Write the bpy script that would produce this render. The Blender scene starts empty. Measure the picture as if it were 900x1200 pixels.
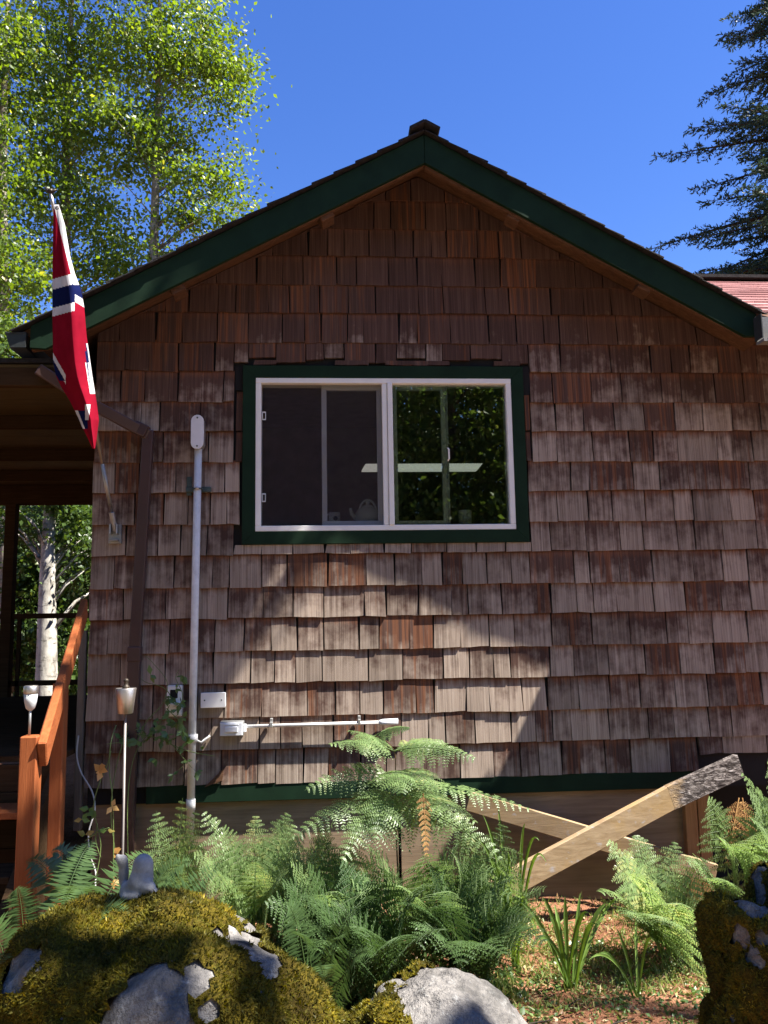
import bpy, math, random
import numpy as np
from mathutils import Vector, Matrix
random.seed(7); RNG = np.random.default_rng(7)
S = bpy.context.scene; COL = S.collection
R = math.radians

# ------------------------------------------------------------------ camera model (world origin: siding plane y=0, eye level z=0)
F = 970.0; D = 5.7
YAW, PIT, ROL = R(-3.8986), R(7.5938), R(-0.9402)
def _cam():
    cy, sy, cp, sp = math.cos(YAW), math.sin(YAW), math.cos(PIT), math.sin(PIT)
    f = Vector((-sy*cp, cy*cp, sp)); r = Vector((cy, sy, 0)); u = r.cross(f)
    cr, sr = math.cos(ROL), math.sin(ROL)
    return cr*r + sr*u, -sr*r + cr*u, f
CR, CU, CF = _cam()
EYE = Vector((0, -D, 0))
def at(u, v, y=0.0):
    """the point of the plane Y=y that the photograph shows at (u, v)"""
    d = CR*((u-450)/F) - CU*((v-600)/F) + CF
    return EYE + d*((y + D)/d.y)
SUN = Vector((1.38, -.45, 2.30)).normalized()
GZ = -1.87   # ground level at the wall

# ------------------------------------------------------------------ helpers
LOC = {}
def props(o, label=None, cat=None, group=None, kind=None):
    if label: o['label'] = label
    if cat: o['category'] = cat
    if group: o['group'] = group
    if kind: o['kind'] = kind
    return o
def thing(name, label, cat, loc, group=None, kind=None):
    o = bpy.data.objects.new(name, None); COL.objects.link(o); o.empty_display_size = .1
    o.location = loc; LOC[o.name] = Vector(loc)
    return props(o, label, cat, group, kind)
class MB:
    def __init__(s): s.v = []; s.f = []; s.m = []; s.uv = {}; s.c = {}; s.mi = 0
    def add(s, vs, fs, mi=None, uvs=None, cs=None):
        b = len(s.v); s.v += [tuple(x) for x in vs]
        if uvs is not None:
            for i, q in enumerate(uvs): s.uv[b+i] = q
        if cs is not None:
            for i in range(len(vs)): s.c[b+i] = cs if not isinstance(cs, list) else cs[i]
        for f in fs: s.f.append([b+i for i in f]); s.m.append(s.mi if mi is None else mi)
        return b
    def box(s, c, size, rot=None, mi=None, cs=None):
        hx, hy, hz = size[0]/2, size[1]/2, size[2]/2
        vs = [Vector((x*hx, y*hy, z*hz)) for x in (-1, 1) for y in (-1, 1) for z in (-1, 1)]
        if rot is not None: vs = [rot @ v for v in vs]
        c = Vector(c); vs = [v + c for v in vs]
        s.add(vs, [(0,1,3,2),(4,6,7,5),(0,4,5,1),(2,3,7,6),(0,2,6,4),(1,5,7,3)], mi, cs=cs)
    def span(s, a, b, mi=None, cs=None):
        a, b = Vector(a), Vector(b); s.box((a+b)/2, [abs(q) for q in (b-a)], None, mi, cs)
    def beam(s, p0, p1, w, h, up=(0, 0, 1), mi=None, cs=None):
        """a board from p0 to p1; h is measured along up, w across it"""
        p0, p1, up = Vector(p0), Vector(p1), Vector(up); d = p1-p0; L = d.length; d.normalize()
        side = d.cross(up).normalized(); u2 = side.cross(d).normalized()
        m = Matrix((d, side, u2)).transposed()
        s.box((p0+p1)/2, (L, w, h), m, mi, cs)
    def tube(s, pts, rad, n=8, mi=None, cap=True, cs=None):
        pts = [Vector(p) for p in pts]
        if not isinstance(rad, (list, tuple)): rad = [rad]*len(pts)
        rings = []; ref = Vector((0, 0, 1)); prev = None; vs = []; fs = []
        for i, p in enumerate(pts):
            t = (pts[min(i+1, len(pts)-1)] - pts[max(i-1, 0)]).normalized()
            if prev is None:
                a = t.cross(Vector((0, 0, 1)) if abs(t.z) < .9 else Vector((1, 0, 0))).normalized()
            else:
                a = (prev - t*prev.dot(t)).normalized()
            prev = a; b = t.cross(a)
            for k in range(n):
                q = 2*math.pi*k/n; vs.append(p + (a*math.cos(q) + b*math.sin(q))*rad[i])
        for i in range(len(pts)-1):
            for k in range(n):
                k2 = (k+1) % n; fs.append((i*n+k, i*n+k2, (i+1)*n+k2, (i+1)*n+k))
        if cap: fs.append(tuple(reversed(range(n)))); fs.append(tuple(range((len(pts)-1)*n, len(pts)*n)))
        s.add(vs, fs, mi, cs=cs)
    def lathe(s, c, prof, n=20, axis=None, mi=None, cap=True):
        """prof: (radius, height) pairs turned round axis (default z) through c"""
        c = Vector(c); ax = Vector(axis or (0, 0, 1)).normalized()
        q = ax.to_track_quat('Z', 'Y').to_matrix(); vs = []; fs = []
        for r, h in prof:
            for k in range(n):
                a = 2*math.pi*k/n; vs.append(c + q @ Vector((r*math.cos(a), r*math.sin(a), h)))
        for i in range(len(prof)-1):
            for k in range(n):
                k2 = (k+1) % n; fs.append((i*n+k, i*n+k2, (i+1)*n+k2, (i+1)*n+k))
        if cap: fs.append(tuple(reversed(range(n)))); fs.append(tuple(range((len(prof)-1)*n, len(prof)*n)))
        s.add(vs, fs, mi)
    def prism(s, pts, d, mi=None):
        """polygon pts (3-D) extruded by vector d"""
        pts = [Vector(p) for p in pts]; d = Vector(d); n = len(pts)
        vs = pts + [p+d for p in pts]
        fs = [tuple(range(n)), tuple(reversed(range(n, 2*n)))] + [(i, n+i, n+(i+1) % n, (i+1) % n) for i in range(n)]
        s.add(vs, fs, mi)
    def build(s, name, mat, parent=None, smooth=False, bevel=0, seg=1, origin=None):
        if parent is not None:
            root = parent
            off = Vector((0, 0, 0)); q = parent
            off = LOC[root.name]
        else:
            off = Vector(origin) if origin is not None else Vector(s.v[0])
            if origin is None:
                a = np.array(s.v); off = Vector((*(a[:, :2].mean(0)), a[:, 2].min()))
        me = bpy.data.meshes.new(name)
        me.from_pydata([tuple(Vector(v)-off) for v in s.v], [], s.f)
        mats = mat if isinstance(mat, (list, tuple)) else [mat]
        for m in mats: me.materials.append(m)
        if len(mats) > 1:
            me.polygons.foreach_set('material_index', s.m)
        if s.uv:
            L = me.uv_layers.new(name='UVMap')
            arr = np.zeros((len(s.v), 2)); 
            for k, q in s.uv.items(): arr[k] = q
            li = np.zeros(len(me.loops), dtype=np.int32); me.loops.foreach_get('vertex_index', li)
            L.data.foreach_set('uv', arr[li].ravel())
        if s.c:
            A = me.color_attributes.new('rnd', 'FLOAT_COLOR', 'POINT')
            arr = np.ones((len(s.v), 4))
            for k, q in s.c.items(): arr[k, :len(q)] = q
            A.data.foreach_set('color', arr.ravel())
        if smooth: me.polygons.foreach_set('use_smooth', [True]*len(me.polygons))
        me.update()
        import bmesh as _b
        if smooth or bevel:
            bm = _b.new(); bm.from_mesh(me); _b.ops.recalc_face_normals(bm, faces=bm.faces); bm.to_mesh(me); bm.free()
        o = bpy.data.objects.new(name, me); COL.objects.link(o)
        if parent is not None: o.parent = parent; LOC[o.name] = LOC[parent.name]
        else: o.location = off; LOC[o.name] = off
        if bevel:
            m = o.modifiers.new('bevel', 'BEVEL'); m.width = bevel; m.segments = seg; m.limit_method = 'ANGLE'; m.angle_limit = R(40)
        return o
def np_mesh(name, verts, faces, mat, parent=None, cols=None, origin=None, smooth=False):
    """verts (n,3), faces (m,k) as arrays -> one object"""
    verts = np.asarray(verts, dtype=np.float64)
    off = np.array(LOC[parent.name]) if parent is not None else (np.array(origin) if origin is not None else np.array([*verts[:, :2].mean(0), verts[:, 2].min()]))
    v = verts - off; m, k = faces.shape
    me = bpy.data.meshes.new(name)
    me.vertices.add(len(v)); me.vertices.foreach_set('co', v.astype(np.float32).ravel())
    me.loops.add(m*k); me.loops.foreach_set('vertex_index', faces.astype(np.int32).ravel())
    me.polygons.add(m); me.polygons.foreach_set('loop_start', np.arange(m, dtype=np.int32)*k)
    try: me.polygons.foreach_set('loop_total', np.full(m, k, dtype=np.int32))
    except Exception: pass
    if cols is not None:
        A = me.color_attributes.new('rnd', 'FLOAT_COLOR', 'POINT')
        c = np.ones((len(v), 4)); c[:, :cols.shape[1]] = cols; A.data.foreach_set('color', c.astype(np.float32).ravel())
    me.materials.append(mat)
    if smooth: me.polygons.foreach_set('use_smooth', np.ones(m, dtype=bool))
    me.update(calc_edges=True); me.validate()
    o = bpy.data.objects.new(name, me); COL.objects.link(o)
    if parent is not None: o.parent = parent; LOC[o.name] = LOC[parent.name]
    else: o.location = off; LOC[o.name] = Vector(off)
    return o

# ------------------------------------------------------------------ materials
def mat(name):
    m = bpy.data.materials.new(name); m.use_nodes = True; nt = m.node_tree
    for n in list(nt.nodes): nt.nodes.remove(n)
    return m, nt
class N:
    def __init__(s, name): s.m, s.t = mat(name); s.out = s.n('ShaderNodeOutputMaterial')
    def n(s, ty, **k):
        x = s.t.nodes.new(ty)
        for a, b in k.items(): setattr(x, a, b)
        return x
    def l(s, a, b): s.t.links.new(a, b)
    def coord(s, scale=(1, 1, 1), kind='Object', rot=(0, 0, 0)):
        c = s.n('ShaderNodeTexCoord'); mp = s.n('ShaderNodeMapping'); s.l(c.outputs[kind], mp.inputs[0])
        mp.inputs['Scale'].default_value = scale; mp.inputs['Rotation'].default_value = rot; return mp.outputs[0]
    def noise(s, vec, scale, detail=4, rough=.6, dist=0):
        x = s.n('ShaderNodeTexNoise'); s.l(vec, x.inputs['Vector'])
        x.inputs['Scale'].default_value = scale; x.inputs['Detail'].default_value = detail
        x.inputs['Roughness'].default_value = rough; x.inputs['Distortion'].default_value = dist; return x.outputs[0]
    def ramp(s, fac, stops, interp='LINEAR'):
        x = s.n('ShaderNodeValToRGB'); s.l(fac, x.inputs[0]); cr = x.color_ramp; cr.interpolation = interp
        while len(cr.elements) < len(stops): cr.elements.new(.5)
        for e, (p, c) in zip(cr.elements, stops):
            e.position = p; e.color = (*c, 1) if not isinstance(c, (int, float)) else (c, c, c, 1)
        return x.outputs[0]
    def mix(s, fac, a, b, mode='MIX'):
        x = s.n('ShaderNodeMix', data_type='RGBA', blend_type=mode)
        for q, i in ((fac, 0), (a, 6), (b, 7)):
            if isinstance(q, (int, float)): x.inputs[i].default_value = q
            elif isinstance(q, tuple): x.inputs[i].default_value = (*q, 1)
            else: s.l(q, x.inputs[i])
        return x.outputs[2]
    def math(s, op, a, b=0.0, clamp=False):
        x = s.n('ShaderNodeMath', operation=op, use_clamp=clamp)
        for q, i in ((a, 0), (b, 1)):
            if isinstance(q, (int, float)): x.inputs[i].default_value = q
            else: s.l(q, x.inputs[i])
        return x.outputs[0]
    def attr(s):
        a = s.n('ShaderNodeAttribute', attribute_name='rnd'); sp = s.n('ShaderNodeSeparateColor'); s.l(a.outputs['Color'], sp.inputs[0])
        return sp.outputs
    def bump(s, h, strength=.3, dist=.01):
        b = s.n('ShaderNodeBump'); b.inputs['Strength'].default_value = strength; b.inputs['Distance'].default_value = dist
        s.l(h, b.inputs['Height']); return b.outputs[0]
    def bsdf(s, col, rough=.7, bump=None, metal=0, spec=.3, **kw):
        p = s.n('ShaderNodeBsdfPrincipled')
        if isinstance(col, tuple): p.inputs['Base Color'].default_value = (*col, 1)
        else: s.l(col, p.inputs['Base Color'])
        if isinstance(rough, (int, float)): p.inputs['Roughness'].default_value = rough
        else: s.l(rough, p.inputs['Roughness'])
        p.inputs['Metallic'].default_value = metal; p.inputs['Specular IOR Level'].default_value = spec
        if bump is not None: s.l(bump, p.inputs['Normal'])
        s.l(p.outputs[0], s.out.inputs[0]); return p
def simple(name, col, rough=.6, metal=0, spec=.3, var=.12, nscale=8, bump=.15, bscale=60):
    n = N(name); v = n.coord(); a = n.noise(v, nscale, 5)
    k = [max(0, c*(1-var*1.6)) for c in col]; k2 = [min(1, c*(1+var*1.6)) for c in col]
    c = n.ramp(a, [(.3, tuple(k)), (.7, tuple(k2))])
    n.bsdf(c, rough, n.bump(n.noise(v, bscale, 4), bump, .004), metal, spec); return n.m
def wood(name, c1, c2, axis='x', scale=1, rough=.7, bump=.35, spec=.12):
    """grain running along the given axis"""
    n = N(name); sc = {'x': (1.2, 22, 22), 'y': (22, 1.2, 22), 'z': (22, 22, 1.2)}[axis]
    v = n.coord(tuple(q*scale for q in sc)); g = n.noise(v, 2.2, 6, .65, .6)
    big = n.noise(n.coord(), 1.6, 3)
    fine = n.noise(n.coord(tuple(q*4*scale for q in sc)), 2, 3, .7)
    c = n.ramp(g, [(.25, c1), (.75, c2)])
    c = n.mix(n.ramp(big, [(.3, 0), (.75, .55)]), c, tuple(q*.6 for q in c1))
    c = n.mix(n.ramp(fine, [(.55, 0), (.8, .5)]), c, tuple(q*.45 for q in c1))
    n.bsdf(c, rough, n.bump(n.math('ADD', g, fine), bump, .004), spec=spec); return n.m

def m_shingle():
    n = N('weathered_cedar_shingle'); r = n.attr()
    uv = n.n('ShaderNodeTexCoord').outputs['UV']
    def mp(sx, sy):
        m = n.n('ShaderNodeMapping'); n.l(uv, m.inputs[0]); m.inputs['Scale'].default_value = (sx, sy, 1); return m.outputs[0]
    grain = n.noise(mp(60, .45), 2.0, 3, .65, .35)
    fine = n.noise(mp(150, .5), 2.0, 2, .7, .15)
    blot = n.noise(mp(6, 5), 1.6, 4, .6)
    streak = n.noise(mp(26, .6), 1.3, 3, .6)
    broad = n.noise(mp(17, .7), 2.0, 2, .6, .6)
    gb = n.math('ADD', n.math('MULTIPLY', grain, .6), n.math('MULTIPLY', broad, .45))
    grey = n.ramp(gb, [(.30, (.15, .112, .085)), (.52, (.31, .242, .190)), (.75, (.45, .37, .30))])
    brown = n.ramp(gb, [(.30, (.042, .023, .018)), (.54, (.090, .050, .038)), (.78, (.150, .092, .070))])
    rust = n.ramp(gb, [(.35, (.085, .030, .014)), (.7, (.28, .115, .055))])
    # weathering: the shingle's own random (r), bleached toward its foot (g), sheltered under the eaves with painted shade (b)
    w = n.math('ADD', n.math('MULTIPLY', r[0], .50), n.math('MULTIPLY', n.math('SUBTRACT', blot, .5), 1.0))
    w = n.math('ADD', w, n.math('MULTIPLY', n.math('SUBTRACT', broad, .5), .5))
    w = n.math('ADD', n.math('ADD', w, .12), n.math('MULTIPLY', r[1], -.30))
    w = n.math('ADD', w, n.math('MULTIPLY', r[2], -.85))
    col = n.mix(n.ramp(w, [(0, 0), (.40, 1)]), brown, grey)
    # unweathered rusty band, plus a painted shade line, right under the course above
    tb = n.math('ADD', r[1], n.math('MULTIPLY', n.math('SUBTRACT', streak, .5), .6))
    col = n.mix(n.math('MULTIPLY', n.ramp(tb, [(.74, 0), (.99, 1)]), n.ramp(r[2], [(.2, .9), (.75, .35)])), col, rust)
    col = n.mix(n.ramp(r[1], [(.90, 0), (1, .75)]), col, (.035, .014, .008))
    rs = n.math('ADD', n.math('MULTIPLY', r[0], -1.0), n.math('MULTIPLY', streak, 1.9))
    col = n.mix(n.ramp(rs, [(.88, 0), (1.25, .7)]), col, rust)
    col = n.mix(n.ramp(fine, [(.50, 0), (.78, .6)]), col, (.04, .026, .019))
    # dark weather stains that run on over several courses
    wld = n.n('ShaderNodeTexCoord').outputs['Object']
    mpp = n.n('ShaderNodeMapping'); n.l(wld, mpp.inputs[0]); mpp.inputs['Scale'].default_value = (1.6, 1, .7)
    st = n.noise(mpp.outputs[0], 1.5, 5, .6); col = n.mix(n.ramp(st, [(.48, 0), (.72, .4)]), col, (.06, .038, .028))
    val = n.n('ShaderNodeHueSaturation'); n.l(col, val.inputs['Color'])
    wn = n.n('ShaderNodeTexWhiteNoise', noise_dimensions='1D'); n.l(n.math('MULTIPLY', r[0], 91.7), wn.inputs['W']); rr = wn.outputs['Value']
    n.l(n.math('ADD', n.math('MULTIPLY', rr, .45), .78), val.inputs['Value'])
    n.bsdf(val.outputs[0], .82, n.bump(n.math('ADD', n.math('MULTIPLY', grain, .7), n.math('MULTIPLY', fine, .5)), .42, .004), spec=.12)
    return n.m
M = {}
M['shingle'] = m_shingle()
M['green'] = simple('dark_green_paint', (.008, .0235, .0115), .7, spec=.12, var=.12, bump=.1, bscale=90)
M['trim_wood'] = wood('bare_brown_trim', (.07, .034, .019), (.17, .09, .052))
M['deckwood'] = wood('dark_porch_wood', (.034, .020, .011), (.075, .046, .026), rough=1, spec=0)
M['plyroof'] = wood('porch_ceiling_board', (.05, .032, .012), (.11, .075, .028))
M['greywood'] = wood('old_grey_wood', (.09, .075, .06), (.2, .17, .14), 'z')
M['stain'] = wood('orange_stained_wood', (.24, .064, .022), (.38, .12, .042), 'z', rough=.5)
M['stainx'] = wood('orange_stained_rail', (.24, .064, .022), (.38, .12, .042), 'y', rough=.5)
M['ply'] = wood('skirting_plywood', (.19, .135, .085), (.37, .275, .185), 'x', .45, bump=.2)
M['postwood'] = wood('foundation_post_wood', (.24, .12, .05), (.42, .24, .11), 'z')
M['white'] = simple('white_vinyl', (.78, .77, .74), .35, var=.03, bump=.03)
M['greyframe'] = simple('inner_sash_vinyl', (.62, .63, .62), .4, var=.03, bump=.03)
M['black'] = simple('black_felt_paper', (.012, .011, .011), .9)
M['roofedge'] = simple('dark_roof_shingle', (.018, .016, .016), .95, var=.4, nscale=30, bump=.8, bscale=140)
M['brownmetal'] = simple('brown_painted_metal', (.06, .033, .029), .38, spec=.4, var=.06, bump=.03)
M['whitepipe'] = simple('white_painted_pipe', (.70, .69, .66), .4, var=.07, nscale=25, bump=.08)
M['greymetal'] = simple('galvanised_metal', (.32, .32, .31), .45, metal=.6, var=.15)
M['darkmetal'] = simple('dark_galvanised_strap', (.06, .085, .08), .5, metal=.3, var=.2)
M['steel'] = simple('brushed_steel', (.50, .46, .42), .42, metal=1, var=.06, bump=.1, bscale=200)
M['polemetal'] = simple('dull_pole_metal', (.26, .23, .21), .55, metal=.5, var=.1)
M['boxgrey'] = simple('grey_plastic_box', (.62, .63, .65), .5, var=.05)
M['interior'] = simple('room_paint', (.30, .25, .23), .9)
M['counter'] = simple('pale_counter', (.16, .15, .14), .5)
M['shelf'] = simple('white_shelf_paint', (.8, .78, .7), .6)
M['ceramic'] = simple('grey_ceramic', (.75, .75, .70), .3, spec=.5, var=.05, bump=.02)
M['enamel'] = simple('grey_green_enamel', (.62, .68, .65), .25, spec=.5, var=.06, bump=.02)
M['bronze'] = simple('dark_bronze', (.05, .04, .03), .5, metal=.5)
M['bulb'] = simple('pale_plastic_shade', (.48, .5, .5), .3, spec=.5, var=.03)
M['gutter'] = simple('dark_gutter_metal', (.03, .034, .033), .4, spec=.4)
M['greygutter'] = simple('pale_gutter_metal', (.17, .165, .16), .5)
M['cable'] = simple('grey_cable', (.42, .40, .38), .6)
def m_lamp():  # faint glow for the white bar in the room
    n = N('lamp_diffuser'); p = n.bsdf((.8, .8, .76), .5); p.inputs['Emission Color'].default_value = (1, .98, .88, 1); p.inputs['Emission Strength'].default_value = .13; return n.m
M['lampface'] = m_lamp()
def m_pinkroof():
    n = N('faded_pink_roof_shingle'); r = n.attr(); v = n.coord()
    c = n.ramp(r[0], [(0, (.22, .10, .095)), (1, (.47, .25, .235))])
    c = n.mix(n.ramp(n.noise(v, 60, 4), [(.35, 0), (.7, .6)]), c, (.16, .075, .07))
    n.bsdf(c, .95, n.bump(n.noise(v, 150, 3), .5, .004), spec=.1); return n.m
M['pink'] = m_pinkroof()
def m_endgrain():
    n = N('blackened_checked_wood'); w = n.coord((4, 26, 26), rot=(0, .42, 0))
    g = n.noise(w, 2.2, 5, .7, 1.5); blk = n.noise(n.coord((9, 9, 14), rot=(0, .42, 0)), 2.4, 3)
    c = n.ramp(g, [(.38, (.018, .014, .013)), (.5, (.12, .10, .092)), (.66, (.36, .32, .30))])
    c = n.mix(n.ramp(blk, [(.5, 0), (.6, .8)]), c, (.03, .024, .022))
    sx = n.n('ShaderNodeSeparateXYZ'); tc = n.n('ShaderNodeTexCoord'); n.l(tc.outputs['Object'], sx.inputs[0])
    e = n.math('ADD', sx.outputs[0], n.math('MULTIPLY', n.math('SUBTRACT', n.noise(n.coord((2, 9, 9), rot=(0, .42, 0)), 5, 4), .5), .30))
    bx = (at(786, 934, -.30)-at(566, 1052, -.55)).x
    tan = n.ramp(n.noise(w, 2.0, 3), [(.3, (.20, .13, .07)), (.7, (.36, .26, .155))])
    m = n.n('ShaderNodeMapRange'); n.l(e, m.inputs[0]); m.inputs[1].default_value = bx-.0; m.inputs[2].default_value = bx+.09
    c = n.mix(m.outputs[0], tan, c)
    n.bsdf(c, .9, n.bump(n.math('ADD', g, blk), .9, .014), spec=.1); return n.m
M['weather_end'] = m_endgrain()
def m_brace():
    n = N('yellowed_lumber'); g = n.noise(n.coord((1.5, 14, 14)), 2.2, 6, .65, .5); b = n.noise(n.coord(), 3.5, 4)
    c = n.ramp(g, [(.25, (.19, .12, .06)), (.75, (.36, .26, .155))])
    c = n.mix(n.ramp(b, [(.5, 0), (.68, .35)]), c, (.36, .22, .06))
    c = n.mix(n.ramp(n.noise(n.coord((3, 5, 5)), 5, 5), [(.6, 0), (.72, .7)]), c, (.33, .31, .32))
    n.bsdf(c, .75, n.bump(g, .4, .004)); return n.m
M['brace'] = m_brace()
def m_flag(name, col):
    n = N(name); v = n.coord()
    d = n.n('ShaderNodeBsdfDiffuse'); t = n.n('ShaderNodeBsdfTranslucent'); mx = n.n('ShaderNodeMixShader')
    c = n.ramp(n.noise(v, 9, 3), [(.3, tuple(q*.85 for q in col)), (.7, tuple(min(1, q*1.1) for q in col))])
    n.l(c, d.inputs[0]); n.l(c, t.inputs[0]); mx.inputs[0].default_value = .4
    b = n.bump(n.noise(v, 900, 2), .15, .001); n.l(b, d.inputs['Normal'])
    n.l(d.outputs[0], mx.inputs[1]); n.l(t.outputs[0], mx.inputs[2]); n.l(mx.outputs[0], n.out.inputs[0]); return n.m
M['fred'] = m_flag('flag_red_cloth', (.30, .010, .028)); M['fwhite'] = m_flag('flag_white_cloth', (.72, .70, .70)); M['fnavy'] = m_flag('flag_navy_cloth', (.012, .018, .085))
def m_leaf(name, c1, c2, c3=None, trans=.4, gloss=.25):
    n = N(name); r = n.attr()
    st = [(0, c1), (.75, c2)] + ([(1, c3)] if c3 else [])
    c = n.ramp(r[0], st)
    p = n.n('ShaderNodeBsdfPrincipled'); n.l(c, p.inputs['Base Color']); p.inputs['Roughness'].default_value = .42; p.inputs['Specular IOR Level'].default_value = gloss
    t = n.n('ShaderNodeBsdfTranslucent'); 
    hs = n.n('ShaderNodeHueSaturation'); hs.inputs['Hue'].default_value = .485; hs.inputs['Saturation'].default_value = 1.15; hs.inputs['Value'].default_value = 1.7; n.l(c, hs.inputs['Color']); n.l(hs.outputs[0], t.inputs[0])
    mx = n.n('ShaderNodeMixShader'); mx.inputs[0].default_value = trans
    n.l(p.outputs[0], mx.inputs[1]); n.l(t.outputs[0], mx.inputs[2]); n.l(mx.outputs[0], n.out.inputs[0]); return n.m
M['alder'] = m_leaf('alder_leaf', (.065, .115, .018), (.13, .195, .03), (.32, .33, .06), .5, .5)
M['backleaf'] = m_leaf('dark_woodland_leaf', (.035, .07, .014), (.075, .125, .025), (.16, .2, .05), .35, .5)
M['woodleaf'] = m_leaf('sunlit_woodland_leaf', (.05, .09, .02), (.10, .155, .035), (.2, .24, .06), .45, .3)  # brighter woodland leaf, sunlight put into its colour
M['needle'] = m_leaf('fir_needle', (.024, .045, .030), (.050, .078, .046), (.08, .10, .045), .15, .08)
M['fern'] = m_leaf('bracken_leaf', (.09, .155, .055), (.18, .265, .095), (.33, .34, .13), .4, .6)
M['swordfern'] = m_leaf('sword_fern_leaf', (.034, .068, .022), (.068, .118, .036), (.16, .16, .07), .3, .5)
M['vine'] = m_leaf('vine_leaf', (.07, .13, .035), (.13, .21, .055), (.16, .2, .07), .3, .6)
M['strap'] = m_leaf('strap_leaf', (.09, .16, .03), (.16, .25, .05), (.36, .26, .07), .35, .5)
M['grass'] = m_leaf('grass_blade', (.10, .15, .04), (.20, .24, .07), (.42, .35, .18), .35, .3)
M['yellowleaf'] = m_leaf('yellowed_leaf', (.42, .24, .07), (.6, .38, .14), (.7, .5, .25), .4, .3)
M['litter'] = m_leaf('dry_litter', (.16, .09, .04), (.34, .22, .11), (.5, .4, .26), .15, .2)
M['mossblade'] = m_leaf('moss_blade', (.055, .052, .012), (.145, .132, .018), (.28, .22, .024), .3, .1)
M['deadfrond'] = m_leaf('dead_frond', (.25, .13, .05), (.42, .25, .10), (.5, .35, .2), .3, .2)
M['stem'] = simple('green_stem', (.12, .17, .05), .5)
M['bstem'] = simple('brown_stem', (.16, .10, .05), .7)
M['bark'] = simple('dark_bark', (.06, .045, .035), .95, var=.4, nscale=12, bump=.9, bscale=30)
def m_alderbark():
    n = N('pale_alder_bark'); v = n.coord((1, 1, .45))
    a = n.noise(v, 7, 5, .65); b = n.noise(n.coord((1, 1, 2.4)), 6, 4, .7)
    c = n.ramp(a, [(.3, (.13, .115, .095)), (.5, (.38, .355, .31)), (.75, (.58, .55, .50))])
    c = n.mix(n.ramp(b, [(.55, 0), (.68, .9)]), c, (.05, .045, .035))
    n.bsdf(c, .85, n.bump(a, .6, .02)); return n.m
M['alderbark'] = m_alderbark()
M['alderbark2'] = simple('grey_alder_bark', (.24, .21, .165), .9, var=.35, nscale=9, bump=.5, bscale=30)
def m_rock():
    n = N('lichened_granite'); v = n.coord()
    a = n.noise(v, 3.2, 6, .65); b = n.noise(v, 60, 3, .7); d = n.noise(v, 14, 6, .7)
    c = n.ramp(a, [(.3, (.09, .082, .075)), (.55, (.21, .195, .178)), (.8, (.36, .335, .30))])
    c = n.mix(n.ramp(b, [(.45, 0), (.7, .55)]), c, (.045, .045, .05))
    c = n.mix(n.ramp(d, [(.56, 0), (.66, .6)]), c, (.40, .40, .38))
    c = n.mix(n.ramp(n.noise(v, 5, 4), [(.5, 0), (.66, .7)]), c, (.03, .03, .028))
    vo = n.n('ShaderNodeTexVoronoi', feature='DISTANCE_TO_EDGE'); n.l(n.coord((1, 1, 2.2)), vo.inputs['Vector']); vo.inputs['Scale'].default_value = 3.1; ck = n.ramp(n.math('ADD', vo.outputs[0], n.math('MULTIPLY', n.math('SUBTRACT', a, .42), .9)), [(.0, 1), (.03, 0)]); c = n.mix(n.math('MULTIPLY', ck, .6), c, (.02, .018, .016))
    n.bsdf(c, .92, n.bump(n.math('ADD', n.math('MULTIPLY', d, 1.5), b), .8, .02)); return n.m
M['rock'] = m_rock()
def m_mossbase():
    n = N('moss_mat'); v = n.coord(); a = n.noise(v, 5, 5, .6); b = n.noise(v, 90, 4, .7)
    c = n.ramp(a, [(.3, (.06, .04, .012)), (.5, (.15, .115, .014)), (.72, (.27, .20, .02))])
    c = n.mix(n.ramp(b, [(.4, .8), (.65, 0)]), c, (.03, .024, .008))
    n.bsdf(c, 1, n.bump(n.math('ADD', b, n.noise(v, 40, 3)), 1, .02), spec=.05); return n.m
M['moss'] = m_mossbase()
def m_ground():
    n = N('red_forest_soil'); v = n.coord(); a = n.noise(v, 2.2, 6, .65); b = n.noise(v, 45, 5, .7)
    c = n.ramp(a, [(.3, (.15, .065, .036)), (.55, (.27, .125, .072)), (.8, (.34, .18, .11))])
    c = n.mix(n.ramp(b, [(.5, 0), (.68, .8)]), c, (.07, .035, .022))
    c = n.mix(n.ramp(n.noise(v, 120, 3), [(.62, 0), (.72, .8)]), c, (.45, .32, .2))
    n.bsdf(c, .98, n.bump(n.math('ADD', n.math('MULTIPLY', n.noise(v, 18, 5), 2), b), 1, .02), spec=.05); return n.m
M['soil'] = m_ground()
def m_glass(name, refl, tint=(1, 1, 1)):
    n = N(name); f = n.n('ShaderNodeFresnel'); f.inputs[0].default_value = 1.5
    g = n.n('ShaderNodeBsdfGlossy'); g.inputs['Roughness'].default_value = 0.004
    t = n.n('ShaderNodeBsdfTransparent'); t.inputs[0].default_value = (*tint, 1)
    mx = n.n('ShaderNodeMixShader'); n.l(n.math('MULTIPLY', f.outputs[0], refl, True), mx.inputs[0])
    n.l(t.outputs[0], mx.inputs[1]); n.l(g.outputs[0], mx.inputs[2]); n.l(mx.outputs[0], n.out.inputs[0]); return n.m
M['glass'] = m_glass('double_window_glass', 4.2, (.80, .86, .82)); M['glass_in'] = m_glass('inner_window_glass', 1.0)
def m_screen():
    n = N('insect_screen'); t = n.n('ShaderNodeBsdfTransparent'); d = n.n('ShaderNodeBsdfDiffuse'); d.inputs[0].default_value = (.06, .05, .052, 1)
    mx = n.n('ShaderNodeMixShader'); mx.inputs[0].default_value = .30
    n.l(t.outputs[0], mx.inputs[1]); n.l(d.outputs[0], mx.inputs[2]); n.l(mx.outputs[0], n.out.inputs[0]); return n.m
M['screen'] = m_screen()
M['statue'] = simple('grey_cast_stone', (.28, .275, .27), .9, var=.2, nscale=20, bump=.6, bscale=60)

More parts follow.
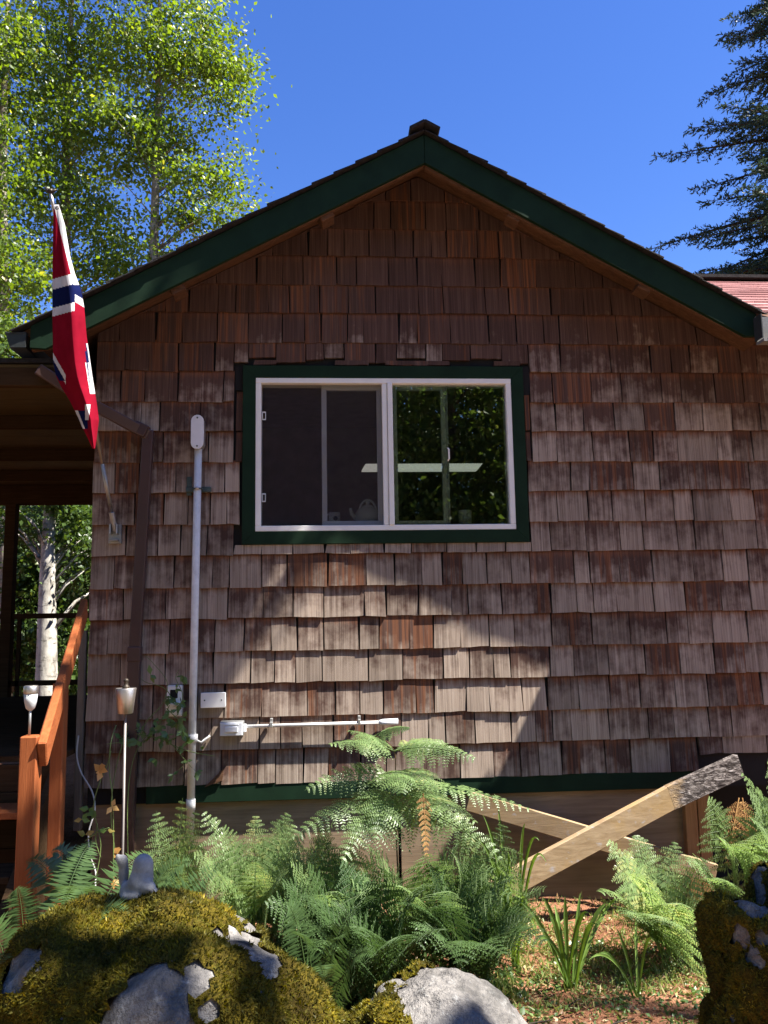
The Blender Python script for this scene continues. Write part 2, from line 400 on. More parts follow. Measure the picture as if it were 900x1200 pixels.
# ------------------------------------------------------------------ world, sun, camera
W = bpy.data.worlds.new('World'); S.world = W; W.use_nodes = True
nt = W.node_tree; bg = nt.nodes['Background']; sky = nt.nodes.new('ShaderNodeTexSky'); sky.sky_type = 'NISHITA'
sky.sun_disc = False; sky.sun_elevation = math.asin(SUN.z); sky.sun_rotation = math.atan2(SUN.x, SUN.y)
sky.air_density = 1.0; sky.dust_density = .2; sky.ozone_density = 3.0; sky.altitude = 300
hs = nt.nodes.new('ShaderNodeHueSaturation'); hs.inputs['Saturation'].default_value = 1.26; hs.inputs['Hue'].default_value = .517
nt.links.new(sky.outputs[0], hs.inputs['Color']); nt.links.new(hs.outputs[0], bg.inputs[0]); bg.inputs[1].default_value = .066
ld = bpy.data.lights.new('sun', 'SUN'); ld.energy = 5.0; ld.angle = R(.53); ld.color = (1, .95, .87)
lo = bpy.data.objects.new('sun', ld); COL.objects.link(lo); lo.rotation_euler = SUN.to_track_quat('Z', 'Y').to_euler(); lo.location = SUN*30
cd = bpy.data.cameras.new('camera'); co = bpy.data.objects.new('camera', cd); COL.objects.link(co); S.camera = co
cd.sensor_fit = 'VERTICAL'; cd.sensor_height = 24; cd.lens = F/1200*24; cd.clip_start = .05; cd.clip_end = 2000
mw = Matrix((CR, CU, -CF)).transposed().to_4x4(); mw.translation = EYE; co.matrix_world = mw
S.view_settings.view_transform = 'Standard'; S.view_settings.look = 'None'; S.view_settings.exposure = 1.95; S.view_settings.gamma = 1
S.view_settings.use_curve_mapping = False
S.cycles.max_bounces = 8; S.cycles.diffuse_bounces = 4; S.cycles.transparent_max_bounces = 12; S.cycles.glossy_bounces = 3
S.cycles.use_denoising = True; S.cycles.sample_clamp_indirect = 6
exec_parts = []
# ------------------------------------------------------------------ ground
def gz(x, y):
    b = GZ + .05*math.sin(x*1.7+.3)*math.cos(y*1.3) + .03*math.sin(x*5.1)*math.sin(y*4.3+1)
    if y < -1: b += min(.3, (-1-y)*.07)
    return b
def ground():
    xs = np.concatenate([-np.geomspace(300, 6, 14), np.arange(-5, 5.01, .07), np.geomspace(6, 300, 14)])
    ys = np.concatenate([-np.geomspace(300, 8, 14), np.arange(-7, 3.01, .07), np.geomspace(4, 300, 14)])
    nx, ny = len(xs), len(ys); X, Y = np.meshgrid(xs, ys)
    Z = np.vectorize(gz)(X, Y) + np.where((abs(X) < 5.1) & (Y > -7.1) & (Y < 3.1), RNG.normal(0, .006, X.shape), 0)
    v = np.stack([X, Y, Z], -1).reshape(-1, 3); i = np.arange(nx*ny).reshape(ny, nx)
    f = np.stack([i[:-1, :-1], i[:-1, 1:], i[1:, 1:], i[1:, :-1]], -1).reshape(-1, 4)
    o = np_mesh('ground', v, f, M['soil'], origin=(0, 0, GZ), smooth=True); props(o, kind='structure')
ground()

def m_gravel():
    n = N('pale_gravel'); v = n.coord(); a = n.noise(v, 3, 5); b = n.noise(v, 70, 4, .7)
    c = n.ramp(a, [(.3, (.20, .17, .12)), (.7, (.30, .25, .19))]); c = n.mix(n.ramp(b, [(.4, .7), (.6, 0)]), c, (.16, .13, .10))
    n.bsdf(c, .95, n.bump(b, 1, .02), spec=.1); return n.m
def gravel():  # unseen pale ground added to throw warm light up at the wall
    xs = np.linspace(-6, 7, 60); ys = np.linspace(-13.5, -3.9, 45); X, Y = np.meshgrid(xs, ys)
    X = X + .12*np.sin(Y*2.3)*(abs(X) > 5); Z = np.vectorize(gz)(X, Y)+.03
    v = np.stack([X, Y, Z], -1).reshape(-1, 3); i = np.arange(60*45).reshape(45, 60)
    f = np.stack([i[:-1, :-1], i[:-1, 1:], i[1:, 1:], i[1:, :-1]], -1).reshape(-1, 4)
    props(np_mesh('gravel_path', v, f, m_gravel(), origin=(0, -8, GZ), smooth=True), kind='structure')
gravel()
# ------------------------------------------------------------------ cabin
AX = .676                       # gable apex x
PITCH = .55
WL, WR = -1.60, 7.2             # front wall extent (the wing carries on to the side)
RT = 3.31                       # fascia top at apex
def pit(x): return .538 if x < AX else .560
def roofline(x): return RT - pit(x)*abs(x-AX)       # top of fascia
OVH = .45
cabin = thing('shingled_cabin', 'small gabled cabin clad in brown cedar shingles with dark green trim', 'cabin', (AX, 0, GZ))
WX0, WX1, WZ0, WZ1 = -.588, 1.400, .541, 1.803     # outer edge of green window trim
# wall core with the window hole
OX0, OX1, OZ0, OZ1 = -.50, 1.315, .62, 1.72
def wall_poly(mb, x0, x1, z0, z1f):
    """a wall panel between y .0 and .12 whose top follows the roof"""
    pts = []; n = 8
    tops = [(x0 + (x1-x0)*k/n) for k in range(n+1)]
    if x0 < AX < x1: tops = sorted(tops + [AX])
    pts = [(x0, .012, z0), (x1, .012, z0)] + [(x, .012, z1f(x)) for x in reversed(tops)]
    mb.prism(pts, (0, .12, 0))
mb = MB(); up = lambda x: max(roofline(x) - .06, 1.72) if x > 3.0 else roofline(x) - .10
wall_poly(mb, WL+.02, OX0, -1.15, lambda x: roofline(x)-.06)
wall_poly(mb, OX1, 3.0, -1.15, lambda x: roofline(x)-.06)
wall_poly(mb, OX0, OX1, OZ1, lambda x: roofline(x)-.06)
wall_poly(mb, OX0, OX1, -1.15, lambda x: OZ0)
wall_poly(mb, 3.0, WR, -1.0, lambda x: 1.86)
mb.build('wall_backing', M['black'], cabin)
# side and back walls
mb = MB(); mb.span((WL+.02, .13, -1.15), (WL+.14, 7, 1.95)); mb.span((WL+.14, 6.88, -1.15), (2.9, 7, 1.95)); 
mb.prism([(WL+.05, 6.9, 1.95), (2.95, 6.9, 1.95), (AX, 6.9, 3.2)], (0, .1, 0)); mb.span((7.08, .13, -1.0), (7.2, 4.2, 1.86)); mb.span((3.0, 4.1, -1), (7.08, 4.2, 1.86))
mb.build('side_wall', M['deckwood'], cabin)

def shingle_rows():
    mb = MB()
    def one(x0, x1, zb, zt, t, w, ty=.004, clip=None, yoff=0):
        shade = w
        gl, gr = x0+random.uniform(.002, .006), x1-random.uniform(.002, .006)
        if gr-gl < .02: return
        lean = random.gauss(0, .0045)
        n = max(2, int((gr-gl)/.05)); seed = random.random(); uo = random.random()*40; vo = random.random()*20
        tilt = random.gauss(0, .0022); xs = [gl+(gr-gl)*i/n for i in range(n+1)]
        zb_ = [zb + tilt*(i/n-.5)*2 + random.gauss(0, .0011) for i in range(n+1)]
        zt_ = [zt]*(n+1)
        if clip:
            zt_ = [min(zt, clip(x)) for x in xs]
            if min(zt_) < zb + .004:
                if max(zt_) < zb + .01: return
                zb_ = [min(a, b-.002) for a, b in zip(zb_, zt_)]
        ex = .2153
        def yy(z): return yoff-(t*(1 - (z-zb)/(ex+.02)) + ty*((z-zb)/(ex+.02)))
        dt = random.gauss(0, .0012)
        fb = [(x, yy(z)-dt, z) for x, z in zip(xs, zb_)]
        ft = [(x+lean, yy(z), z) for x, z in zip(xs, zt_)]
        bb = [(x, .010, z) for x, z in zip(xs, zb_)]
        bt = [(x+lean, .010, z) for x, z in zip(xs, zt_)]
        vs = fb+ft+bb+bt; m = n+1
        fs = []
        for i in range(n):
            fs.append((i, i+1, m+i+1, m+i)); fs.append((2*m+i+1, 2*m+i, 3*m+i, 3*m+i+1)); fs.append((i+1, i, 2*m+i, 2*m+i+1)); fs.append((m+i, m+i+1, 3*m+i+1, 3*m+i))
        fs.append((0, m, 3*m, 2*m)); fs.append((n, 2*m+n, 3*m+n, m+n))
        uvs = [(p[0]+uo, (p[2]-zb)+vo) for p in vs]
        ca = []
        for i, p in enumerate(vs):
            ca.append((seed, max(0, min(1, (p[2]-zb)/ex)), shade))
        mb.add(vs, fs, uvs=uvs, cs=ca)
    def row(zb, zt, xa, xb, clip=None, shade=.2, wmin=.11, wmax=.32, t=None):
        x = xa - random.uniform(0, .08)
        x = xa
        while x < xb - .001:
            w = random.choice([random.uniform(wmin, wmin+.08), random.uniform(.16, .25), random.uniform(.20, max(.22, wmax))])
            if xb - (x+w) < .07: w = xb - x
            one(x, x+w, zb+random.gauss(0, .0022), zt, (t or .019)+random.gauss(0, .003), shade, clip=clip)
            x += w
    rl = lambda x: roofline(x) - .055
    for k in range(-6, 15):
        zb = 1.978 - .2153*k + (.004 if k % 2 else -.003)
        zt = zb + .2153 + .012
        if k == 14: pass
        # sheltered boards keep their brown, deepened by painted eave shade; exposed ones go grey
        def sh(z): return max(0.0, min(1, (z - 1.15)/1.35))
        s = sh(zb)
        x0 = WL - (.008 if k < 8 else -.0) ; xr = WR
        if zb > 1.7:
            xr = min(WR, AX + (RT-zb)/.56); xl = max(WL, AX - (RT-zb)/.538)
            if k == 0:   # the course whose foot is cut over the window
                row(zb, zt, WL, 7.2 if False else 3.3, rl, s)
                continue
            if zb < 1.85:
                row(zb, zt, WL, WX0-.065, rl, s); row(zb, zt, WX1+.05, WR, lambda x: 3 if x > 2.9 else rl(x), s)
                x = WX0-.065
                while x < WX1+.05:
                    w = random.uniform(.1, .24); w = min(w, WX1+.05-x)
                    if w > .03: one(x, x+w, 1.832+random.choice([0, 0, .012, .02, .035]), zt, .016, s)
                    x += w
                continue
            row(zb, zt, xl, xr, rl, s)
        else:
            if zb < WZ0-.02 and zt > WZ0-.01:            # long course below the sill
                row(zb, zt, WL, WX0-.06, None, s); row(zb, WZ0-.002, WX0-.06, WX1+.015, None, s*.2-.15, .13, .2, t=.022); row(zb, zt, WX1+.015, WR, None, s)
            elif zb > .5:
                e = .06 if zb > 1.05 else .012
                row(zb, zt, WL, WX0-e-.002, None, s); row(zb, zt, WX1+(.05 if zb > 1.05 else .008), WR, None, s)
            else:
                row(zb, zt, WL, 2.52 if k == 14 else WR, None, s)
    row(-.93, -.80, 2.53, WR, None, .1)
    # reddish filler strips over and beside the window
    for i in range(9):
        x = WX0-.03+random.random()*1.9; one(x, x+random.uniform(.08, .2), 1.812, 1.845, .024, .9)
    for xx, w in ((WX0-.052, .05), (WX1+.004, .042)):
        for za, zb2 in ((1.12, 1.33), (1.34, 1.62)): one(xx, xx+w, za, zb2, .014, .55)
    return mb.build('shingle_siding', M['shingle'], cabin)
shingle_rows()
# little shingle scrap still nailed under the last course
mb = MB(); mb.span((WX0-.055, -.006, 1.63), (WX0-.004, .009, 1.80)); mb.span((WX1+.004, -.006, 1.60), (WX1+.055, .009, 1.81)); mb.build('felt_paper', M['black'], cabin)

# window trim (mitred boards), frame, sashes
wt = MB()
T = .088
o_ = [(WX0, WZ0), (WX1, WZ0), (WX1, WZ1), (WX0, WZ1)]; i_ = [(WX0+T, WZ0+T), (WX1-T, WZ0+T), (WX1-T, WZ1-T), (WX0+T, WZ1-T)]
for k in range(4):
    a, b, c, d = o_[k], o_[(k+1) % 4], i_[(k+1) % 4], i_[k]
    g = .0008
    wt.prism([(a[0], -.034, a[1]), (b[0], -.034, b[1]), (c[0], -.034, c[1]), (d[0], -.034, d[1])], (0, .04, 0))
win = wt.build('window', M['green'], cabin, bevel=.002)
IX0, IX1, IZ0, IZ1 = WX0+T+.001, WX1-T-.001, WZ0+T+.001, WZ1-T-.001
def frame(x0, x1, z0, z1, w, ya, yb, name, m, parent, bev=.003):
    b = MB()
    b.span((x0, ya, z0), (x1, yb, z0+w)); b.span((x0, ya, z1-w), (x1, yb, z1)); b.span((x0, ya, z0+w), (x0+w, yb, z1-w)); b.span((x1-w, ya, z0+w), (x1, yb, z1-w))
    return b.build(name, m, parent, bevel=bev)
frame(IX0, IX1, IZ0, IZ1, .038, -.030, .10, 'frame', M['white'], win)
MXc = at(454, 535).x
b = MB(); b.span((MXc-.034, -.027, IZ0+.038), (MXc+.002, .095, IZ1-.038)); b.span((MXc+.004, -.038, IZ0+.036), (MXc+.04, .095, IZ1-.036)); b.build('mullion', M['white'], win, bevel=.004)
G0, G1, H0, H1 = IX0+.038, IX1-.038, IZ0+.038, IZ1-.038
sx0, sx1 = at(377, 535).x, MXc-.034
frame(sx0, sx1, H0, H1, .036, .022, .055, 'sash', M['greyframe'], win)
sx2, sx3 = MXc+.04, at(524, 535).x
frame(sx2, sx3, H0, H1, .034, .016, .05, 'sash', M['white'], win)
b = MB(); b.span((sx3+.001, .017, H0), (sx3+.016, .045, H1)); b.build('sash_rail', M['greyframe'], win, bevel=.002)
def pane(x0, x1, z0, z1, y, m, name='pane'):
    b = MB(); b.span((x0+.0005, y-.002, z0+.0005), (x1-.0005, y+.002, z1-.0005)); return b.build(name, m, win)
pane(G0, MXc-.034, H0, H1, .018, M['screen'], 'insect_screen')
pane(sx0+.036, sx1-.036, H0+.036, H1-.036, .038, M['glass_in'])
pane(sx2, G1, H0, H1, .012, M['glass'])
for z in (at(310, 487).z, at(310, 583).z):
    b = MB(); x = G0+.004; b.span((x, .004, z-.03), (x+.006, .015, z+.03)); b.span((x+.006, .004, z+.022), (x+.022, .015, z+.03)); b.span((x+.006, .004, z-.03), (x+.022, .015, z-.022)); b.span((x+.022, .004, z-.03), (x+.027, .015, z+.03)); b.build('screen_clip', M['greyframe'], win)
b = MB(); z = at(524, 532).z; b.tube([(sx3+.004, .018, z-.05), (sx3+.014, .004, z-.035), (sx3+.014, .004, z+.035), (sx3+.004, .018, z+.05)], .006, 6); b.build('sash_handle', M['white'], win)

# interior room
b = MB(); b.span((-1.45, .14, -.9), (2.9, 4, -.85)); b.span((-1.45, .14, 2.3), (2.9, 4, 2.34)); b.span((-1.45, 3.95, -.85), (2.9, 4, 2.3)); b.span((-1.45, .14, -.85), (-1.4, 3.95, 2.3)); b.span((2.85, .14, -.85), (2.9, 3.95, 2.3)); b.build('room_shell', M['interior'], cabin)
b = MB(); b.span((-.9, .135, .66), (1.9, .75, .692)); b.build('counter', M['counter'], cabin, bevel=.004)
# interior things on the counter
def y_on(u, v, z):   # point on horizontal plane z under pixel
    d = CR*((u-450)/F) - CU*((v-600)/F) + CF; t = z/d.z; return EYE+d*t
cz = .694
p = at(431, 600, .21); k = thing('tea_kettle', 'grey green enamel tea kettle on the counter behind the screened window half', 'kettle', (p.x, .21, cz))
c = Vector((p.x, .21, cz)); b = MB(); b.lathe(c, [(.078, 0), (.092, .02), (.095, .06), (.082, .10), (.05, .125), (.045, .13)], 24); b.build('body', M['enamel'], k, smooth=True)
b = MB(); b.lathe(c+Vector((0, 0, .128)), [(.046, 0), (.04, .012), (.012, .02), (.012, .03), (.018, .038), (.012, .048), (.003, .05)], 16); b.build('lid', M['enamel'], k, smooth=True)
b = MB(); b.tube([c+Vector((-.085, 0, .05)), c+Vector((-.115, 0, .08)), c+Vector((-.125, 0, .125))], [.02, .014, .01], 10); b.build('spout', M['enamel'], k, smooth=True)
b = MB(); b.tube([c+Vector((.06*math.cos(a), 0, .10+.085*math.sin(a))) for a in np.linspace(.1, 3.04, 12)], .008, 8); b.build('handle', M['enamel'], k, smooth=True)
p = at(392, 603, .19); c = Vector((p.x, .19, cz)); k = thing('mug', 'small grey mug with a dark round spot beside the tea kettle', 'mug', c)
b = MB(); b.lathe(c, [(.036, 0), (.040, .01), (.040, .09), (.037, .09), (.035, .02), (.001, .015)], 20, cap=False); b.build('body', M['ceramic'], k, smooth=True)
b = MB(); b.tube([c+Vector((-.038-.03*math.sin(a), 0, .05+.03*math.cos(a))) for a in np.linspace(0, 3.14, 8)], .005, 6); b.build('handle', M['ceramic'], k, smooth=True)
b = MB(); b.lathe(c+Vector((.006, -.0402, .045)), [(.001, 0), (.016, 0), (.016, -.001), (.001, -.001)], 14, axis=(0, 1, 0)); b.build('spot', M['black'], k)
p = at(545, 607, .19); c = Vector((p.x, .19, cz)); k = thing('cup', 'ribbed pale cup standing alone behind the clear window half', 'cup', c)
b = MB(); b.lathe(c, [(.044, 0), (.047, .008), (.047, .098), (.044, .1), (.041, .09), (.04, .01), (.001, .008)], 24, cap=False); b.build('body', M['ceramic'], k, smooth=True)
b = MB(); [b.lathe(c+Vector((0, 0, h)), [(.0475, 0), (.049, .002), (.0475, .004)], 24, cap=False) for h in (.02, .04, .06, .08)]; b.build('ribs', M['ceramic'], k, smooth=True)
LY = .62; zz = at(500, 547, LY).z; xa, xb = at(424, 548, LY).x, at(566, 548, LY).x  # white bar in the room, given a faint glow of its own
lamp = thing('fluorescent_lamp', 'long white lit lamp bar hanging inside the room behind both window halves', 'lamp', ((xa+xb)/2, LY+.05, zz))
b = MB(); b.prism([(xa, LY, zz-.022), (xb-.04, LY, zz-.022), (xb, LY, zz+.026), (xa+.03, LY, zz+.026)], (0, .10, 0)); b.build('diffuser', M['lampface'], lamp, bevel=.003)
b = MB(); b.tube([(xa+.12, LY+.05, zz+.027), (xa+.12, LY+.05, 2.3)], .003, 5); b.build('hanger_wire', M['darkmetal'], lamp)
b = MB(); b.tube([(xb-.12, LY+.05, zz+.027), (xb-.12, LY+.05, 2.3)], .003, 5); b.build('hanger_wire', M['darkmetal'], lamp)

# gable boards
def rake(sign, name):
    x_end = AX - 2.575 if sign < 0 else AX + 2.27
    H = .205
    zt = roofline
    b = MB(); xe = x_end
    xi = AX + sign*.0015
    # plumb cut at apex, tapered foot
    tail = xe - sign*.10
    b.prism([(xi, -OVH, zt(xi)), (xe, -OVH, zt(xe)), (xe, -OVH, zt(xe)-H+.06), (tail, -OVH, zt(tail)-H), (xi, -OVH, zt(xi)-H)], (0, .03, 0))
    fb = b.build('rake_board', M['green'], cabin, bevel=.002)
    b = MB(); H2 = H+(.008 if sign < 0 else .022)
    b.prism([(xi, -OVH+.032, zt(xi)-.02), (xe, -OVH+.032, zt(xe)-.02), (xe, -OVH+.032, zt(xe)-H+.05), (tail, -OVH+.032, zt(tail)-H2+.02), (xi, -OVH+.032, zt(xi)-H2)], (0, .04, 0))
    b.build('barge_rafter', M['trim_wood'], cabin, bevel=.003)
for s in (-1, 1): rake(s, '')
for (u, v) in ((210, 332), (381, 252), (600, 256), (750, 333)):
    p = at(u, v, -.30); zt = roofline(p.x)-.205
    b = MB(); sg = 1 if p.x > AX else -1; rot = Matrix.Rotation(sg*math.atan(PITCH), 3, 'Y')
    b.box((p.x, -.345, zt+.012), (.095, .13, .09), rot); b.build('lookout_block', M['trim_wood'], cabin, bevel=.004)
# roof: decks and shingled slopes
def slope(sign):
    X1 = AX + sign*2.66 if sign < 0 else AX+2.38
    L = math.hypot(X1-AX, (X1-AX)*pit(X1)); a = math.atan(pit(X1))
    b = MB(); yF = -OVH-.035
    b.prism([(AX, -OVH+.002, RT-.10), (X1, -OVH+.002, roofline(X1)-.10), (X1, -OVH+.002, roofline(X1)-.075), (AX, -OVH+.002, RT-.075)], (0, 7.3, 0)) if False else None
    # solid deck
    b.prism([(AX, -OVH+.034, RT-.045), (X1, -OVH+.034, roofline(X1)-.045), (X1, -OVH+.034, roofline(X1)+.004), (AX, -OVH+.034, RT+.004)], (0, 7.6, 0)); b.build('roof_deck', M['trim_wood'], cabin)
    b = MB(); n = 18; e = L/n; d = Vector((sign*math.cos(a), 0, -math.sin(a))); nn = Vector((sign*math.sin(a), 0, math.cos(a)))
    for i in range(n):
        s0 = i*e; s1 = (i+1)*e + .03
        y = yF + random.uniform(-.006, .006)
        o0 = Vector((AX, 0, RT+.006)) + d*s0; o1 = Vector((AX, 0, RT+.006)) + d*s1
        th = random.uniform(.014, .020)
        if i == 0: o0 = Vector((AX, 0, RT+.01))
        b.prism([(o0.x, y, o0.z+.002), (o1.x, y, o1.z+.007), (o1.x+nn.x*th, y, o1.z+.007+nn.z*th), (o0.x+nn.x*.006, y, o0.z+.002+nn.z*.008)], (0, 7.7, 0))
    o = b.build('roof_slope', M['roofedge'], cabin, bevel=.003)
    for i in range(0): pass
    return o
for s in (-1, 1): slope(s)
b = MB()
for i in range(26):
    y = -OVH-.05+i*.3; th = .012; 
    for s in (-1, 1):
        a = s*math.atan(PITCH); b.box((AX+s*.050, y+.17, RT+.050+(i % 2)*.002+random.uniform(0, .004)-.012), (.118, .36, .024), Matrix.Rotation(a, 3, 'Y'))
b.build('ridge_cap', M['roofedge'], cabin, bevel=.004)
# gutter on the porch side, end seen at the eave
gx, gzv = AX-2.60, roofline(AX-2.60)
def gutter(x, y0, y1, z, m, w=.125, h=.10, s=-1, parent=cabin):
    b = MB(); b.span((x, y0, z-h), (x+s*w*.75, y1, z-h+.004)); b.span((x, y0, z-h), (x+s*.004, y1, z)); b.prism([(x+s*w*.75, y0, z-h), (x+s*w, y0, z), (x+s*(w+.006), y0, z), (x+s*(w*.75+.006), y0, z-h)], (0, y1-y0, 0)); 
    b.prism([(x, y0-.004, z-h), (x+s*w*.75, y0-.004, z-h), (x+s*w, y0-.004, z), (x, y0-.004, z)], (0, .004, 0)); b.box((x+s*w, (y0+y1)/2, z), (.012, y1-y0, .012)); b.box((x+s*w*.5, y0-.003, z-.004), (w, .008, .008))
    return b.build('gutter', m, parent)
gutter(gx, -OVH+.0, 7, gzv-.03, M['gutter'])
# the eave end and its short pale return on the wing side
# wing with faded pink roof
WZ = 1.975; WE = -.60
def wing_z(y): return WZ + .532*(y-WE)
b = MB(); RY = 1.8; n = 14
for i in range(n):
    y0 = WE + (RY-WE)*i/n; y1 = WE + (RY-WE)*(i+1)/n + .02; x0 = AX + (RT - wing_z(y0))/PITCH + .02
    x = max(x0, 2.92 if y0 < -.3 else x0)
    xx = x
    while xx < 7.4:
        w = random.uniform(.16, .34); w = min(w, 7.4-xx); q = random.random()
        b.prism([(xx, y0-.004, wing_z(y0)+.018), (xx, y0-.004, wing_z(y0)-.0), (xx, y1, wing_z(y1)-.002), (xx, y1, wing_z(y1)+.004)], (w-.004, 0, 0))
        for kk in range(len(b.v)-8, len(b.v)): b.c[kk] = (q, q, q)
        xx += w
b.build('wing_roof', M['pink'], cabin)
b = MB(); b.prism([(2.93, WE, WZ-.06), (2.93, WE, WZ-.004), (2.93, RY, wing_z(RY)-.004), (2.93, RY, wing_z(RY)-.06)], (4.4, 0, 0)); b.prism([(3.0, RY, wing_z(RY)-.06), (3.0, RY, wing_z(RY)-.004), (3.0, RY+2.6, wing_z(RY)-1.3), (3.0, RY+2.6, wing_z(RY)-1.36)], (4.4, 0, 0)); b.build('wing_roof_deck', M['trim_wood'], cabin)
b = MB(); b.box((5.2, RY, wing_z(RY)+.03), (5.4, .16, .03)); b.build('wing_ridge_cap', M['roofedge'], cabin)
b = MB(); gp = at(886, 398, WE)
b.span((2.83, WE-.02, WZ-.20), (7.4, WE-.002, WZ-.012)); b.span((2.83, WE-.10, WZ-.205), (7.4, WE-.021, WZ-.185)); b.build('wing_fascia', M['greygutter'], cabin)
b = MB(); b.span((2.87, WE-.105, WZ-.184), (7.4, WE-.098, WZ-.05)); b.build('wing_gutter', M['greygutter'], cabin)
b = MB(); b.span((2.822, WE-.10, WZ-.18), (2.829, WE-.002, WZ-.02)); b.build('gutter_end_cap', M['gutter'], cabin)
# green skirt board and plywood skirting
b = MB(); b.span((-1.2, -.014, -1.15), (2.46, .010, -1.035)); b.build('skirt_board', M['green'], cabin, bevel=.003)
b = MB(); b.span((-1.55, .03, -1.9), (.45, .05, -1.12)); b.build('skirting_panel', M['ply'], cabin)
b = MB(); b.span((.47, .028, -1.86), (2.40, .05, -1.12)); b.build('skirting_panel', M['ply'], cabin)
for x in (2.44, 2.53): 
    b = MB(); b.span((x-.042, -.02 if x > 1 else .0, -1.95), (x+.042, .06, -1.10 if x > 2.5 else -1.155)); b.build('foundation_post', M['postwood'], cabin, bevel=.004)
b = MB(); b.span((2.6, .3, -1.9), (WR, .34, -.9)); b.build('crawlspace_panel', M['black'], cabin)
b = MB(); b.span((-1.655, -.03, -1.3), (-1.61, .03, -.02)); b.build('corner_board', M['greywood'], cabin, bevel=.004)
b = MB(); q = at(254, 912); b.prism([(q.x-.075, -.03, q.z-.05), (q.x+.04, -.03, q.z-.01), (q.x+.05, -.03, q.z+.07)], (0, .012, 0)); b.build('shingle_scrap', M['trim_wood'], cabin)
# downspout: offset under the porch eave, then down the wall
b = MB(); P0 = at(44, 432, -.40); P1 = at(112, 476, -.22); P2 = at(174, 508, -.07); P3 = at(158, 770, -.06); P4 = at(149, 1000, -.05)
def rectpipe(b, pts, w, d):
    for a, c in zip(pts[:-1], pts[1:]): b.beam(a, c, w, d, up=(0, 1, 0) if abs((c-a).normalized().y) < .9 else (0, 0, 1))
rectpipe(b, [P0, P1], .075, .055); rectpipe(b, [P1, P2+Vector((0, 0, -.01))], .075, .055); rectpipe(b, [P2+Vector((0, 0, .02)), P3], .075, .055); rectpipe(b, [P3+Vector((0, .002, .05)), P4], .08, .06)
for q in (0, .6, 1): pass
b.box(P3+Vector((0, 0, .02)), (.088, .068, .10)); b.box(P2+(P1-P2)*.15, (.10, .07, .085), Matrix.Rotation(.45, 3, 'Y')) 
b.build('downspout', M['brownmetal'], cabin, bevel=.008, seg=2)

# twig tuft caught on the roof
b = MB(); q = at(592, 195, -.2); zr = roofline(q.x)+.03
for i in range(26):
    a = random.uniform(0, 6.28); l = random.uniform(.03, .11); b.tube([(q.x+random.uniform(-.04, .04), q.y, zr), (q.x+math.cos(a)*.03+.0, q.y+.02, zr+l*.6), (q.x+math.cos(a)*.09, q.y+math.sin(a)*.05, zr+l)], [.0015, .001, .0007], 4)
o = b.build('twig_tuft', M['bstem'], None); props(o, 'wispy tuft of dry twigs caught on the dark roof slope right of the ridge', 'twigs')

# ------------------------------------------------------------------ porch
porch = thing('porch', 'dark open porch with board ceiling, deck and steps along the cabin side', 'porch', (-3.2, 1.5, GZ))
PZ = 1.58
b = MB(); n = 12
for i in range(n):
    y = -.35 + i*.4; b.span((-6, y, PZ+.10), (-1.62, y+.392, PZ+.12))
b.build('ceiling_boards', M['plyroof'], porch)
b = MB(); b.span((-6.1, -.36, PZ+.13), (-1.62, 4.6, PZ+.16)); b.build('roof', M['roofedge'], porch)
for y in (-.35, .9, 2.2, 3.3):
    b = MB(); b.span((-6, y, PZ-.02 if y < 0 else PZ), (-1.63, y+.07, PZ+.098)); b.build('joist', M['deckwood'], porch, bevel=.003)
b = MB(); b.span((-6, 4.25, PZ-.12), (-1.4, 4.4, PZ+.10)); b.build('header_beam', M['deckwood'], porch, bevel=.004)
for px in (at(10, 700, 4.3).x, -5.6):
    b = MB(); b.span((px-.06, 4.24, -.85), (px+.06, 4.36, PZ-.12)); b.build('post', M['deckwood'], porch, bevel=.004)
DZ = -.78
b = MB()
for i in range(32):
    y = -.3+i*.145; b.span((-6, y, DZ-.035), (-1.66, y+.139, DZ))
b.build('deck_boards', M['deckwood'], porch, bevel=.003)
b = MB()
for i in range(6): b.span((-6, -.335, DZ-.04-.165*(i+1)), (-1.68, -.305, DZ-.045-.165*i))
b.build('deck_fascia', M['deckwood'], porch, bevel=.003)
zr = at(40, 722, 4.3).z
b = MB(); b.span((-6, 4.26, zr-.03), (-1.4, 4.33, zr+.03)); b.span((-6, 4.28, DZ+.12), (-1.4, 4.32, DZ+.18)); b.build('back_rail', M['deckwood'], porch)
for i in range(36):
    x = -6+i*.127
    if x < -4.2 or True:
        pass
for x in (-4.55, -4.1, -3.6):
    b = MB(); b.span((x-.02, 4.28, DZ), (x+.02, 4.32, zr-.03)); b.build('baluster', M['deckwood'], porch)
# steps toward the viewer
for i, (y, z) in enumerate(((-.62, -1.05), (-.92, -1.32), (-1.22, -1.60))):
    b = MB(); b.span((-3.0, y, z-.04), (-1.72, y+.28, z)); b.build('step_tread', M['stainx'] if i == 0 else M['deckwood'], porch, bevel=.004)
b = MB(); b.prism([(-1.71, -.32, -1.85), (-1.71, -1.35, -1.85), (-1.71, -1.35, -1.64), (-1.71, -.32, -.84)], (.04, 0, 0)); b.build('step_stringer', M['deckwood'], porch)
